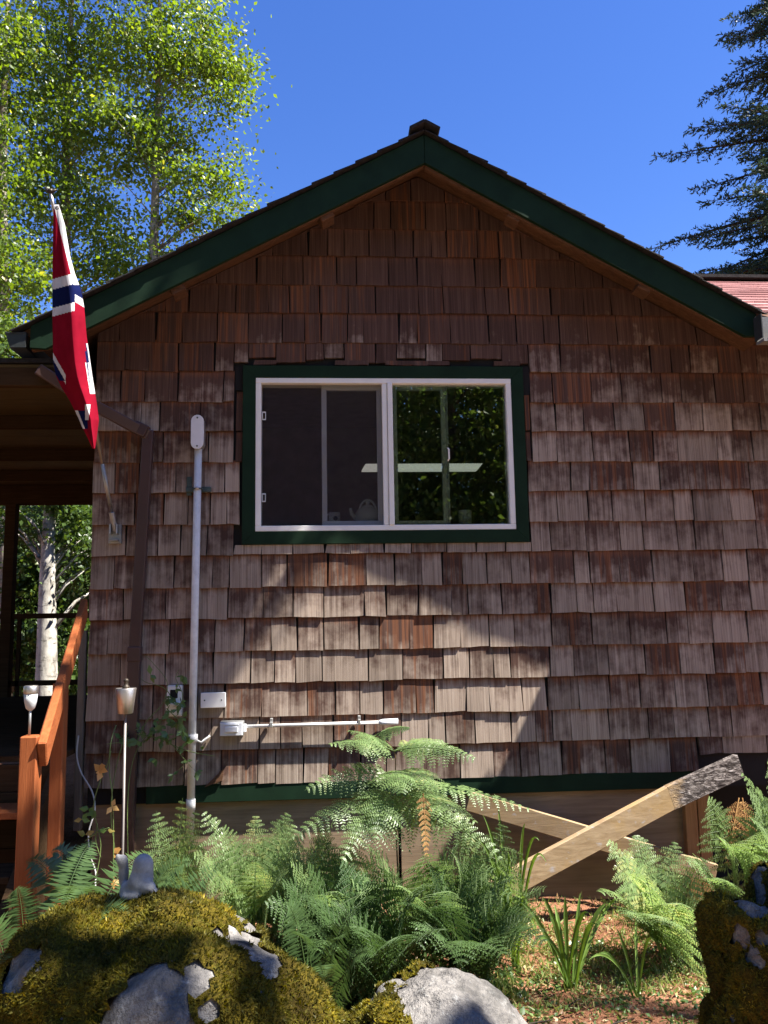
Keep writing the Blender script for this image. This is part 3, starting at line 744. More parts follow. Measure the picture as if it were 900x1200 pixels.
# handrail in orange stain
hr = thing('stair_handrail', 'orange stained wooden stair handrail on two square posts beside the cabin corner', 'handrail', (at(60, 1000, -1.1).x, -1.2, GZ))
nb, nt_ = at(30, 1020, -1.75), at(37, 862, -1.75)
b = MB(); b.span((nt_.x-.038, -1.79, GZ), (nt_.x+.038, -1.71, nt_.z)); b.build('post', M['stain'], hr, bevel=.005)
m0 = at(68, 822, -1.02)
b = MB(); b.span((m0.x-.02, -1.06, GZ), (m0.x+.045, -.985, m0.z+.10)); b.build('post', M['stain'], hr, bevel=.005)
r0 = at(22, 905, -1.80); r1 = at(94, 716, -.30)
b = MB(); ra = Vector((nt_.x+.06, -1.78, at(38, 885, -1.78).z)); rb = at(99, 712, -.34)
b.beam(ra, rb, .04, .125, up=(0, 0, 1)); b.build('rail', M['stainx'], hr, bevel=.006)
# ------------------------------------------------------------------ leaf clouds
class LV:
    """a batch of small pointed blades, four corners each, creased along the midrib"""
    def __init__(s): s.b = []; s.d = []; s.w = []; s.n = []; s.c = []
    def add(s, b, d, w, n=None, c=None):
        s.b.append(b); s.d.append(d); s.w.append(w); s.c.append(random.random() if c is None else c)
    def arrays(s): return np.array(s.b, float), np.array(s.d, float), np.array(s.w, float), np.array(s.c, float)
def blades(name, b, d, w, c, m, parent=None, fold=.25, origin=None, mid=.42, extra=None):
    """b base points, d tip vectors, w half-width vectors"""
    nn = np.cross(d, w); nl = np.linalg.norm(nn, axis=1, keepdims=True)+1e-9; nn = nn/nl*np.linalg.norm(w, axis=1, keepdims=True)*fold
    v = np.stack([b, b+d*mid+w+nn, b+d, b+d*mid-w+nn], 1).reshape(-1, 3)
    k = len(b); i = np.arange(k)*4
    f = np.concatenate([np.stack([i, i+1, i+2], 1), np.stack([i, i+2, i+3], 1)])
    cols = np.repeat(np.stack([c, c, c], 1), 4, axis=0)
    if extra is not None:
        q = np.array([list(x)[:4] for x in extra.f if len(x) == 4]) + len(v)
        f = np.concatenate([f, q[:, [0, 1, 2]], q[:, [0, 2, 3]]]); v = np.concatenate([v, np.array([tuple(p) for p in extra.v])])
        cols = np.concatenate([cols, np.full((len(extra.v), 3), .72)])
    return np_mesh(name, v, f, m, parent, cols, origin)
def rnd_dirs(n, up=0.0):
    a = RNG.normal(size=(n, 3)); a[:, 2] += up; return a/np.linalg.norm(a, axis=1, keepdims=True)
def cloud(name, blobs, m, size, per, parent=None, spread=.16, aspect=.42, droop=-.2, cbias=0, clump=None):
    """blobs: (centre, (rx,ry,rz), number of twig clumps); each clump holds `per` leaves"""
    B = []; C = []
    for c, r, k in blobs:
        q = RNG.normal(size=(k, 3)); q /= np.linalg.norm(q, axis=1, keepdims=True); q *= (RNG.random((k, 1))**.45)
        B.append(np.array(c) + q*np.array(r))
    cc = np.concatenate(B); k = len(cc)
    tone = RNG.random(k)
    sp = spread*(.5+RNG.random((k, 1, 1)))
    pts = cc[:, None, :] + RNG.normal(size=(k, per, 3))*sp*np.array([1, 1, .55])
    pts = pts.reshape(-1, 3); n = len(pts)
    d = rnd_dirs(n, droop); s = size*(.55+.7*RNG.random((n, 1)))
    w = np.cross(d, rnd_dirs(n, 0)); w /= np.linalg.norm(w, axis=1, keepdims=True)+1e-9
    col = np.clip(np.repeat(tone, per)*.5 + RNG.random(n)*.45 + cbias, 0, 1)
    col = np.where(RNG.random(n) < .02, 1, col*.93)
    return blades(name, pts, d*s, w*s*aspect*.5*1.3, col, m, parent), cc

def tree(name, label, cat, base, top, r0, blobs, leafm, barkm, size, per, spread=.2, limbs=10, group=None, aspect=.5, bend=.3, lean=None):
    t = thing(name, label, cat, base, group)
    base = Vector(base); top = Vector(top); pts = []; rr = []
    for i in range(13):
        q = i/12; p = base.lerp(top, q) + Vector((math.sin(q*5+base.x)*bend*q*.4, math.cos(q*4+base.y)*bend*q*.4, 0)); pts.append(p); rr.append(r0*(1-q)**.8+.012)
    b = MB(); b.tube(pts, rr, 10)
    ccs = []
    for c, r, k in blobs:
        ccs.append(Vector(c))
    trunk = b.build('trunk', barkm, t, smooth=True)
    o, cc = cloud('crown', blobs, leafm, size, per, t, spread, aspect)
    lb = MB()
    idx = RNG.choice(len(cc), min(len(cc), limbs*6), replace=False)
    for j, i in enumerate(idx):
        e = Vector(cc[i]); z = max(base.z+.15*(top.z-base.z), e.z - random.uniform(.25, .6)*abs(e.x-base.x) - .4)
        q = min(.97, max(.05, (z-base.z)/(top.z-base.z))); k = int(q*12); s = pts[k].lerp(pts[min(12, k+1)], q*12-k)
        md = s.lerp(e, .5) + Vector((0, 0, .12*(e-s).length))
        r = rr[k]*.32 if j < limbs else rr[k]*.16; r = max(.008, min(.07, r))
        lb.tube([s, md, e], [r, r*.6, r*.2], 5)
    lb.build('limbs', barkm, t, smooth=True)
    return t
def blob(u, v, y, ru, rv, ry, k):
    p = at(u, v, y); sc = (y+D)/F; return (tuple(p), (ru*sc, ry, rv*sc), k)

# alders beyond the porch roof (upper left)
tree('alder_tree', 'tall sunlit alder whose crown reaches furthest right against the blue sky', 'tree', (at(185, 760, 8.5).x, 8.5, GZ), at(178, -60, 8.5), .14,
     [blob(190, 60, 8.5, 85, 62, .9, 80), blob(245, 70, 8.3, 52, 46, .6, 36), blob(150, 160, 8.5, 80, 60, 1.0, 58), blob(225, 215, 8.4, 58, 26, .6, 22), blob(215, 255, 8.4, 56, 22, .6, 18), blob(195, 165, 8.8, 60, 36, .8, 24), blob(170, -60, 8.5, 110, 70, 1.2, 100), blob(195, 300, 8.6, 40, 30, .7, 14), blob(262, 120, 8.3, 28, 16, .5, 9), blob(285, 85, 8.3, 16, 8, .3, 3), blob(282, 240, 8.3, 20, 6, .3, 3), blob(240, 12, 8.3, 22, 12, .3, 4), blob(278, 178, 8.4, 12, 6, .2, 2)],
     M['alder'], M['alderbark2'], .088, 72, .20, 14, 'alders behind the porch', .5)
tree('alder_tree', 'sunlit alder with a dark main stem, standing behind the flag', 'tree', (at(78, 760, 9.2).x, 9.2, GZ), at(84, -100, 9.2), .17,
     [blob(80, 60, 9.2, 85, 70, 1.1, 85), blob(90, 160, 9.2, 75, 60, 1.1, 62), blob(80, 250, 9.0, 75, 60, 1.0, 60), blob(140, 310, 9, 60, 46, .9, 40), blob(80, -80, 9.2, 110, 80, 1.2, 100)],
     M['alder'], M['alderbark2'], .088, 72, .21, 14, 'alders behind the porch', .5)
tree('alder_tree', 'leafy alder cut by the left edge of the photo above the porch gutter', 'tree', (at(10, 760, 8.0).x, 8.0, GZ), at(12, -80, 8.0), .13,
     [blob(0, 80, 8, 70, 80, 1.0, 75), blob(-10, 210, 8, 70, 70, 1.0, 70), blob(10, 320, 7.8, 60, 50, .9, 56), blob(5, 400, 7.5, 40, 30, .7, 30), blob(-80, 120, 8.4, 80, 120, 1.2, 90), blob(-20, -80, 8.4, 110, 80, 1.2, 90)],
     M['alder'], M['alderbark2'], .088, 72, .20, 14, 'alders behind the porch', .5)
# woodland seen under the porch roof
tree('birch_tree', 'mottled white birch trunk seen under the porch roof', 'tree', (at(53, 860, 6.5).x, 6.5, GZ), at(64, 470, 6.5), .17,
     [blob(40, 600, 6.6, 60, 40, .7, 60), blob(95, 640, 6.9, 40, 60, .6, 60), blob(60, 480, 6.6, 120, 90, 1.2, 90)],
     M['backleaf'], M['alderbark'], .085, 46, .14, 8, None, .5, bend=.12)
tree('bushy_tree', 'dense dark thicket tree behind the birch trunk under the porch roof', 'tree', (at(90, 860, 8.4).x, 8.4, GZ), at(92, 480, 8.4), .10,
     [blob(90, 650, 8.4, 60, 90, .6, 130), blob(60, 760, 8.2, 70, 60, .6, 110), blob(20, 690, 8.4, 60, 90, .6, 130), blob(100, 800, 7.6, 30, 30, .4, 30)],
     M['backleaf'], M['bark'], .11, 40, .2, 6, None, .5)
for i, (x, y, hgt) in enumerate(((-14, 15, 11), (-9.5, 17, 10), (-5.5, 16, 9), (-19, 9, 12), (-16, 2, 12), (-4.6, 11.5, 6), (-7.6, 10.5, 6.5))):
    tree('bushy_tree', ['broad dark tree far behind the porch, left of the thicket', 'dark tree filling the gap far behind the birch', 'dark rounded tree far behind the cabin corner', 'dark tree far off beyond the left end of the deck', 'dark tree beside the porch beyond the left edge', 'low dark tree past the back rail of the porch, nearer the cabin', 'low dark tree past the back rail of the porch, nearer the left edge'][i], 'tree', (x, y, GZ), (x, y, GZ+hgt), .25,
         [((x, y, GZ+hgt*.30), (2.7, 2, hgt*.3), 110), ((x, y, GZ+hgt*.62), (2.4, 1.8, hgt*.30), 80)], M['backleaf'], M['bark'], .26, 30, .5, 8, None, .5)

tree('bushy_tree', 'dense dark tree close to the porch steps beyond the left edge', 'tree', (-4.9, -3.2, GZ), (-4.9, -3.2, GZ+8), .2,  # unseen tree added to hold skylight off the left wall
     [((-4.9, -3.2, .6), (1.7, 1.5, 1.6), 90), ((-5.0, -3.4, 3.6), (1.9, 1.7, 2.2), 110)], M['backleaf'], M['bark'], .2, 40, .34, 8, None, .5)
# firs on the right
def fir(name, label, base, H, Lmax, n_whorl, seedtips=None, zlo=.18, dens=1.0, group=None, needle=.10, r0=.22, rmin=0):
    t = thing(name, label, 'conifer', base, group); base = Vector(base)
    b = MB(); b.tube([base, base+Vector((.05, 0, H*.5)), base+Vector((0, .05, H))], [r0, r0*.6, .02], 9); b.build('trunk', M['bark'], t, smooth=True)
    lb = MB(); bb = []; dd = []; ww = []; cc = []
    for i in range(n_whorl):
        q = zlo + (1-zlo)*((i+.5)/n_whorl); z = H*q
        L = Lmax*(1-q)**.75*random.uniform(.86, 1.06)+.25
        for k in range(random.choice((4, 5))):
            a = random.uniform(0, 6.28); zz = z + random.uniform(-.2, .2); 
            L2 = L*random.uniform(.72, 1.02)
            dr = Vector((math.cos(a), math.sin(a), 0)); up_ = random.uniform(-.05, .18)
            pts = [base + Vector((0, 0, zz)) + dr*(L2*s) + Vector((0, 0, L2*(up_*s + (-.30*s*s + .12*s**3)))) for s in np.linspace(0, 1, 8)]
            lb.tube(pts, [max(.006, .035*(1-s)*L2/2) for s in np.linspace(0, 1, 8)], 4, cap=False)
            nt2 = int(L2*9*dens)
            for j in range(nt2):
                s = .15 + .85*(j+random.random())/nt2; f = s*7; kk = min(6, int(f)); p = pts[kk].lerp(pts[kk+1], f-kk)
                sd = Vector((-dr.y, dr.x, 0))*random.choice((-1, 1)); tl = (.50*(1-s)+.14)*random.uniform(.5, 1.2)*min(1.4, L2/1.6)
                tdir = (sd*random.uniform(.5, 1) + dr*random.uniform(.3, .8) + Vector((0, 0, random.uniform(-.45, .15)))).normalized()
                m = max(5, int(tl*44)); tone = random.random()*.45
                for h in range(m):
                    g = h/m; pp = p + tdir*(tl*g) + Vector((0, 0, -.12*tl*g*g))
                    nd = (tdir*.75 + Vector((random.gauss(0, .55), random.gauss(0, .55), random.gauss(0, .45)))).normalized()
                    ln = needle*random.uniform(.6, 1.15); wv = nd.cross(Vector((random.gauss(0, 1), random.gauss(0, 1), random.gauss(0, 1)))).normalized()*ln*.17
                    bb.append(pp); dd.append(nd*ln); ww.append(wv); cc.append(min(1, tone+random.random()*.5))
    lb.build('branches', M['bark'], t, smooth=True)
    blades('foliage', np.array(bb), np.array(dd), np.array(ww), np.array(cc), M['needle'], t, .1)
    return t
fir('fir_tree', 'tall dark fir cut by the right edge above the pink roof', (12.3, 12, GZ), 20.5, 8.5, 62, zlo=.33, needle=.12, dens=1.9)
fir('fir_tree', 'dark fir low behind the ridge of the pink roof', (at(930, 600, 16).x, 16, GZ), 9.6, 2.6, 15, zlo=.35, dens=.8)

# woods behind the viewer (they show in the window glass)
BT = [(-7, -17, 12), (-3.4, -15.5, 13), (.2, -17, 14), (3.2, -15, 13), (6.6, -16.5, 14), (10.5, -16, 13), (1.8, -20, 15), (5.2, -20.5, 15), (8.6, -20, 15), (14, -18, 13)]
for i, (x, y, h) in enumerate(BT):
    tree('bushy_tree', 'dark leafy tree of the woods mirrored in the window glass', 'tree', (x, y, GZ), (x, y, GZ+h), .22,
         [((x, y, GZ+h*.28), (2.6, 1.6, h*.26), 150), ((x, y, GZ+h*.6), (2.5, 1.6, h*.34), 200)], M['woodleaf'], M['bark'], .17, 66, .36, 10, 'woods mirrored in the window', .5)

# ------------------------------------------------------------------ shade trees out of frame, toward the sun
def shade_clump(lst, target, dist, r, k):
    p = Vector(target) + SUN*dist; lst.append((tuple(p), (r, r, r), k))
SH = []
# each: a spot in the picture (u, v, depth y) that lies in dappled shade, distance along the sun's rays, radius, clumps
for (u, v, y, dist, r, k) in SHADE_SPOTS if 'SHADE_SPOTS' in globals() else ():
    shade_clump(SH, at(u, v, y), dist, r, k)
SPOTS = [
 # wall behind the downspout and porch side
 (140, 560, 0, 9.0, .55, 46), (140, 680, 0, 9.2, .50, 40), (150, 800, 0, 9.0, .42, 34), (175, 880, 0, 9.0, .38, 34), (110, 850, 0, 9.2, .45, 40),
 (60, 900, -.2, 9.0, .55, 44), (20, 960, -.8, 9.4, .5, 40), (40, 860, 0, 9.4, .5, 40), (190, 620, 0, 9.1, .3, 14),
 # big boulder
 (60, 1175, -3.1, 9.0, .09, 8), (125, 1085, -2.9, 9, .05, 5), (190, 1125, -3.0, 9, .05, 5), (25, 1105, -2.85, 9.0, .05, 5),
 (300, 1108, -2.9, 9, .03, 4), (205, 1190, -3.2, 9, .03, 4), (320, 1170, -3.05, 9, .03, 3),
 (60, 1030, -1.6, 9, .16, 12), (10, 1075, -1.8, 9, .16, 12), (165, 1020, -2.55, 9, .05, 4), (570, 1195, -2.8, 9, .05, 5),
 # boulder at the right edge
 (880, 1130, -2.3, 9.0, .30, 28), (860, 1190, -2.5, 9.0, .3, 28),
]
for (u, v, y, dist, r, k) in SPOTS: shade_clump(SH, at(u, v, y), dist, r, k)
bx, by = 9.6, -5.0
tree('shade_maple', 'leafy maple off to the right whose branches dapple the boulder and wall', 'tree', (bx, by, GZ), (bx-.4, by+.2, GZ+12), .26, SH, M['backleaf'], M['bark'], .11, 15, .05, 2, None, .7)

# ------------------------------------------------------------------ fittings on the wall
mast = thing('service_conduit', 'tall white painted service conduit with an oval grey cap clamped to the shingles', 'conduit', (at(222, 990).x, -.06, GZ))
b = MB(); ct, cb = at(232.5, 522, -.062), at(222.5, 990, -.062); b.tube([ct, ct.lerp(cb, .5), cb], .0255, 16); b.build('pipe', M['whitepipe'], mast, smooth=True)
q = ct.lerp(cb, .905); b = MB(); b.tube([q+Vector((0, 0, -.035)), q+Vector((0, 0, .035))], .030, 16); b.build('coupling', M['whitepipe'], mast, smooth=True)
c = at(232.5, 508, -.075); b = MB()
def oval(cx, cz, w, h, y, n=10):
    return [(cx+w*math.cos(a), y, cz+(h-w)+w*math.sin(a)) for a in np.linspace(0, math.pi, n)] + [(cx+w*math.cos(a), y, cz-(h-w)+w*math.sin(a)) for a in np.linspace(math.pi, 2*math.pi, n)]
b.prism(oval(c.x, c.z, .040, .115, -.118), (0, .095, 0)); hd = b.build('conduit_body', M['greymetal'], mast, bevel=.004)
b = MB(); b.prism(oval(c.x, c.z, .043, .119, -.127), (0, .0085, 0)); b.build('cover_plate', M['boxgrey'], hd, bevel=.002)
b = MB(); [b.lathe((c.x, -.127, c.z+s*.098), [(.006, 0), (.006, .004), (.001, .005)], 10, axis=(0, -1, 0)) for s in (-1, 1)]; b.build('screws', M['darkmetal'], hd)
q = at(232, 573, -.06)
b = MB(); b.box((q.x, -.030, q.z), (.17, .022, .035)); b.tube([Vector((q.x+.031*math.cos(a), -.062-.031*math.sin(a), q.z)) for a in np.linspace(-.6, 3.74, 12)], .006, 6); b.build('clamp_strap', M['darkmetal'], mast, bevel=.003)
b = MB(); b.lathe((q.x, -.09, q.z), [(.012, 0), (.012, .012), (.004, .016)], 6, axis=(0, -1, 0)); b.build('clamp_bolt', M['steel'], mast)
b = MB(); b.box(at(222, 570, -.016), (.035, .02, .13)); b.build('strut_channel', M['darkmetal'], mast, bevel=.002)
q = at(226, 866, -.062); q2 = at(246, 862, -.03)
b = MB(); b.tube([q, at(236, 870, -.06), q2], .008, 6); b.tube([q+Vector((0, 0, -.02)), q+Vector((0, 0, .03))], .032, 14); b.build('stand_off_arm', M['whitepipe'], mast, smooth=True)

jb = thing('junction_box', 'plain white rectangular junction box on the shingles beside the conduit', 'electrical box', at(250, 821, -.03))
c = at(250.5, 820, -.045); b = MB(); b.box(c, (.155, .055, .092)); b.build('body', M['boxgrey'], jb, bevel=.006, seg=2)
b = MB(); b.box(c+Vector((0, -.031, 0)), (.162, .007, .098)); b.build('cover', M['white'], jb, bevel=.003)
b = MB(); [b.lathe(c+Vector((s*.055, -.034, 0)), [(.005, 0), (.005, .002), (.001, .002)], 8, axis=(0, -1, 0)) for s in (-1, 1)]; b.build('screws', M['darkmetal'], jb)
ob = thing('outlet_box', 'white outdoor outlet box half hidden behind the climbing vine', 'electrical box', at(205, 822, -.03))
c = at(205, 821, -.04); b = MB(); b.box(c, (.10, .05, .20)); b.build('body', M['white'], ob, bevel=.006, seg=2)
b = MB(); b.box(c+Vector((-.003, -.026, .045)), (.05, .006, .055)); b.build('socket', M['black'], ob, bevel=.004)
b = MB(); b.box(c+Vector((0, -.05, -.045)), (.09, .05, .08), Matrix.Rotation(.3, 3, 'X')); b.build('flap_lid', M['white'], ob, bevel=.004)
sw = thing('switch_box', 'grey weatherproof switch box with a stepped face at the start of the thin horizontal conduit', 'electrical box', at(272, 854, -.03))
c = at(272, 853.5, -.05); b = MB(); b.box(c, (.155, .07, .095)); b.build('body', M['greymetal'], sw, bevel=.006, seg=2)
b = MB(); b.box(c+Vector((0, -.042, .0)), (.145, .014, .085)); b.build('cover', M['boxgrey'], sw, bevel=.004, seg=2)
b = MB(); b.box(c+Vector((0, -.055, .0)), (.085, .018, .036)); b.box(c+Vector((0, -.052, .030)), (.10, .01, .010)); b.build('rocker', M['boxgrey'], sw, bevel=.003)
b = MB(); b.box(c+Vector((.083, -.005, -.0)), (.022, .05, .05)); b.build('connector', M['boxgrey'], sw, bevel=.004)
hc = thing('wall_conduit', 'thin pale conduit running level across the lowest shingles and ending in a small fitting', 'conduit', at(375, 849, -.05))
a0, a1 = at(284, 851.5, -.05), at(448, 846.5, -.05)
b = MB(); b.tube([a0, a1], .0115, 10); b.build('pipe', M['whitepipe'], hc, smooth=True)
for u in (318, 421):
    q = at(u, 850-(u-284)*.03, -.05); b = MB(); b.box(q+Vector((0, -.005, 0)), (.018, .026, .034)); b.box(q+Vector((0, .012, .022)), (.018, .03, .035)); b.build('strap', M['greymetal'], hc, bevel=.002)
b = MB(); b.tube([a1+Vector((-.025, 0, 0)), a1+Vector((.0, 0, 0)), a1+Vector((.105, 0, .003))], [.014, .021, .021], 12); b.build('end_fitting', M['boxgrey'], hc, smooth=True)

# flagpole and flag
fp = thing('flagpole', 'slim grey metal flagpole slanting out from a wall bracket', 'flagpole', at(135, 625, -.03))
f0 = at(133, 612, -.06); f1 = at(62, 240, -.80); dv = (f1-f0).normalized(); f2 = f0 + dv*((f1-f0).length+.07)
b = MB(); b.tube([f0-dv*.05, f1, f2], .0105, 10); b.build('pole', M['steel'], fp, smooth=True)
b = MB(); b.tube([f0+dv*.12, f0+dv*.40], .013, 10); b.build('sleeve', M['greymetal'], fp, smooth=True)
c = at(135, 626, -.018); b = MB(); b.box(c, (.085, .014, .13)); b.tube([f0-dv*.06, f0+dv*.07], .019, 12); b.box(c+Vector((-.022, -.03, .03)), (.008, .06, .07)); b.box(c+Vector((.022, -.03, .03)), (.008, .06, .07)); b.box(c+Vector((0, -.035, -.045)), (.06, .05, .012)); b.build('bracket', M['greymetal'], fp, bevel=.002)
b = MB(); b.tube([f2, f2+Vector((0, 0, .02))], .016, 10); b.tube([f2+Vector((-.035, 0, .04)), f2+Vector((-.02, 0, .014)), f2, f2+Vector((.02, 0, .014)), f2+Vector((.035, 0, .02))], [.004, .01, .014, .01, .004], 8); b.build('finial', M['bronze'], fp, smooth=True)

def flag():
    nu, nv = 90, 280
    Ltab = [(240, 63), (262, 62.5), (325, 61.5), (370, 61.5), (425, 62.5), (441, 66), (452, 71), (470, 82), (490, 92), (500, 96), (526, 109)]
    Rtab = [(240, 69), (264, 76), (300, 82), (322, 88), (340, 95), (360, 98.5), (395, 101.5), (412, 104), (440, 108), (470, 113), (492, 116), (515, 113), (526, 111)]
    def tab(T, v):
        for (a, x), (b_, y) in zip(T[:-1], T[1:]):
            if v <= b_: return x+(y-x)*(v-a)/(b_-a)
        return T[-1][1]
    red, wh, nv_ = 0, 1, 2
    def col(u, v):
        # seam of the big fold runs down from the end of the hoist tape
        seam = 88 + (v-330)*(-.02) if v < 440 else 86+(v-440)*.25
        hoist_l = 63+(v-240)*.245; hoist_r = hoist_l+6.5
        if v < 334 and u > hoist_l: return wh
        if v < 245: return wh
        if u < seam or v < 330:
            a = v + (u-62)*.27
            if a > 327 and a < 339.5: return wh
            if 339.5 <= a < 361: return nv_
            if 361 <= a < 371: return wh
        else:
            a = v-(u-88)*.6
            if 318 < a < 345: return nv_
            if 345 <= a < 354: return wh
        # far bars showing in the fold at lower left
        if u < 77 and v > 405:
            a = v-(u-62)*1.75
            if 413 < a < 421: return wh
            if 421 <= a < 433 and v < 446: return nv_
            if v > 434 and 418 < a < 424: return wh
        e = tab(Rtab, v)
        if 402 < v < 462:
            if u > e-2.6-(v-402)*.03: return wh if u > e-1.6 or v > 425 else nv_
            if u > e-4.8 and v > 412: return nv_ if v < 452 else wh
            if u > e-6.2 and v > 425: return wh
        if 474 < v < 492 and 100 < u < 104-(v-492)*.1: return wh
        if 481 < v < 502:
            if 88 < u-(v-481)*.38 < 91.5: return wh
            if 91.5 <= u-(v-481)*.38 < 101-(v-484)*.3: return nv_
        return red
    vs = []; fs = []; ms = []
    for j in range(nv+1):
        v = 240 + 286*j/nv; xl, xr = tab(Ltab, v), tab(Rtab, v)
        q = j/nv
        for i in range(nu+1):
            s = i/nu; u = xl+(xr-xl)*s
            # pleats: depth waves that lie vertically down the cloth
            base = -.80 + .13*q
            fold = .11*(1-abs(s-.58)/.58)*min(1, q*2.2) + .018*math.sin(s*9+q*3)*min(1, q*3) + .012*math.sin(q*11+s*4)*q
            vs.append(at(u, v, base - fold))
    for j in range(nv):
        v = 240+286*(j+.5)/nv; xl, xr = tab(Ltab, v), tab(Rtab, v)
        for i in range(nu):
            a = j*(nu+1)+i; fs.append((a, a+1, a+nu+2, a+nu+1)); ms.append(col(xl+(xr-xl)*(i+.5)/nu, v))
    b = MB(); b.v = [tuple(p) for p in vs]; b.f = [list(f) for f in fs]; b.m = ms
    root = thing('flag', 'limp red flag with navy and white cross hanging folded from the slanting flagpole', 'flag', at(66, 240, -.8))
    o = b.build('cloth', [M['fred'], M['fwhite'], M['fnavy']], root, smooth=False)
    o.data.polygons.foreach_set('use_smooth', [True]*len(o.data.polygons))
    m = o.modifiers.new('thick', 'SOLIDIFY'); m.thickness = .0012
    g = at(67, 244, -.815); b = MB(); b.lathe(g, [(.005, 0), (.011, .001), (.012, .003), (.005, .004)], 14, axis=(0, -1, 0), cap=False); b.build('grommet', M['bronze'], root, smooth=True)
flag()

# garden torch
tp = at(147, 835, -1.3); tb_ = at(143, 1062, -1.3)
tc = thing('garden_torch', 'steel garden torch with a tapered metal cup on a long thin pole', 'torch', (tb_.x, -1.3, GZ))
b = MB(); b.tube([tp, Vector((tb_.x, -1.3, GZ-.05))], .0065, 8); b.build('pole', M['polemetal'], tc, smooth=True)
b = MB(); b.lathe(tp+Vector((0, 0, -.005)), [(.035, 0), (.037, .002), (.052, .125), (.050, .128), (.040, .118), (.012, .122)], 28); b.build('cup', M['steel'], tc, smooth=True)
b = MB(); b.lathe(tp+Vector((0, 0, .12)), [(.02, 0), (.018, .012), (.011, .018), (.011, .034), (.015, .038), (.010, .048), (.002, .052)], 14); b.build('wick_cap', M['bronze'], tc, smooth=True)
# solar light on the near post
sp_ = Vector((nt_.x-.012, -1.745, nt_.z)); sl = thing('solar_light', 'small solar light with a pale tulip shade standing on the near handrail post', 'garden light', sp_)
b = MB(); b.tube([sp_, sp_+Vector((0, 0, .13))], .006, 8); b.build('stake', M['greymetal'], sl, smooth=True)
b = MB(); b.lathe(sp_+Vector((0, 0, .11)), [(.008, 0), (.020, .012), (.027, .04), (.030, .075)], 18); b.build('shade', M['bulb'], sl, smooth=True)
b = MB(); b.lathe(sp_+Vector((0, 0, .186)), [(.031, 0), (.032, .002), (.032, .032), (.028, .036), (.002, .037)], 18); b.build('solar_cap', M['steel'], sl, smooth=True)

# loose cable by the corner
cp = [at(u, v, y) for u, v, y in ((92, 862, -.04), (90, 885, -.06), (95, 905, -.1), (108, 928, -.15), (111, 950, -.2), (104, 975, -.25), (105, 1000, -.3), (112, 1022, -.35), (112, 1040, -.5), (120, 1052, -.6))]
def smooth_pts(p, n=6):
    out = []
    for i in range(len(p)-1):
        a, b_, c, d = p[max(0, i-1)], p[i], p[i+1], p[min(len(p)-1, i+2)]
        for k in range(n):
            t = k/n; out.append(.5*((2*b_)+(c-a)*t+(2*a-5*b_+4*c-d)*t*t+(3*b_-3*c+d-a)*t**3))
    out.append(p[-1]); return out
b = MB(); b.tube(smooth_pts(cp), .005, 6); o = b.build('loose_cable', M['cable'], None, smooth=True); props(o, 'thin grey cable dangling in loose curves below the cabin corner', 'cable')

# ------------------------------------------------------------------ braces leaning on the skirting
def plank(name, label, ua, va, ya, ub, vb, yb, h, w, m, group):
    a, c = at(ua, va, ya), at(ub, vb, yb)
    root = thing(name, label, 'timber brace', a, group)
    return root, a, c
ba, bc = at(566, 1052, -.55), at(786, 934, -.30)
root = thing('timber_brace', 'long yellowed plank leaning up to a blackened checked end, crossing over the other plank', 'timber brace', (ba.x, ba.y, GZ), 'crossed timber braces')
b = MB(); b.beam(ba, bc, .045, .150); b.build('plank', M['brace'], root, bevel=.004)
bd = at(866, 897, -.20); b = MB(); b.beam(bc-(bd-bc).normalized()*.012, bd, .0462, .1515); b.build('charred_end', M['weather_end'], root, bevel=.0015)
ba2, bc2 = at(548, 938, -.10), at(838, 1024, -.16)
root = thing('timber_brace', 'yellowed plank sloping down to the right behind the leaning plank', 'timber brace', (ba2.x, ba2.y, GZ), 'crossed timber braces')
b = MB(); b.beam(ba2, bc2, .042, .125); b.build('plank', M['brace'], root, bevel=.004)
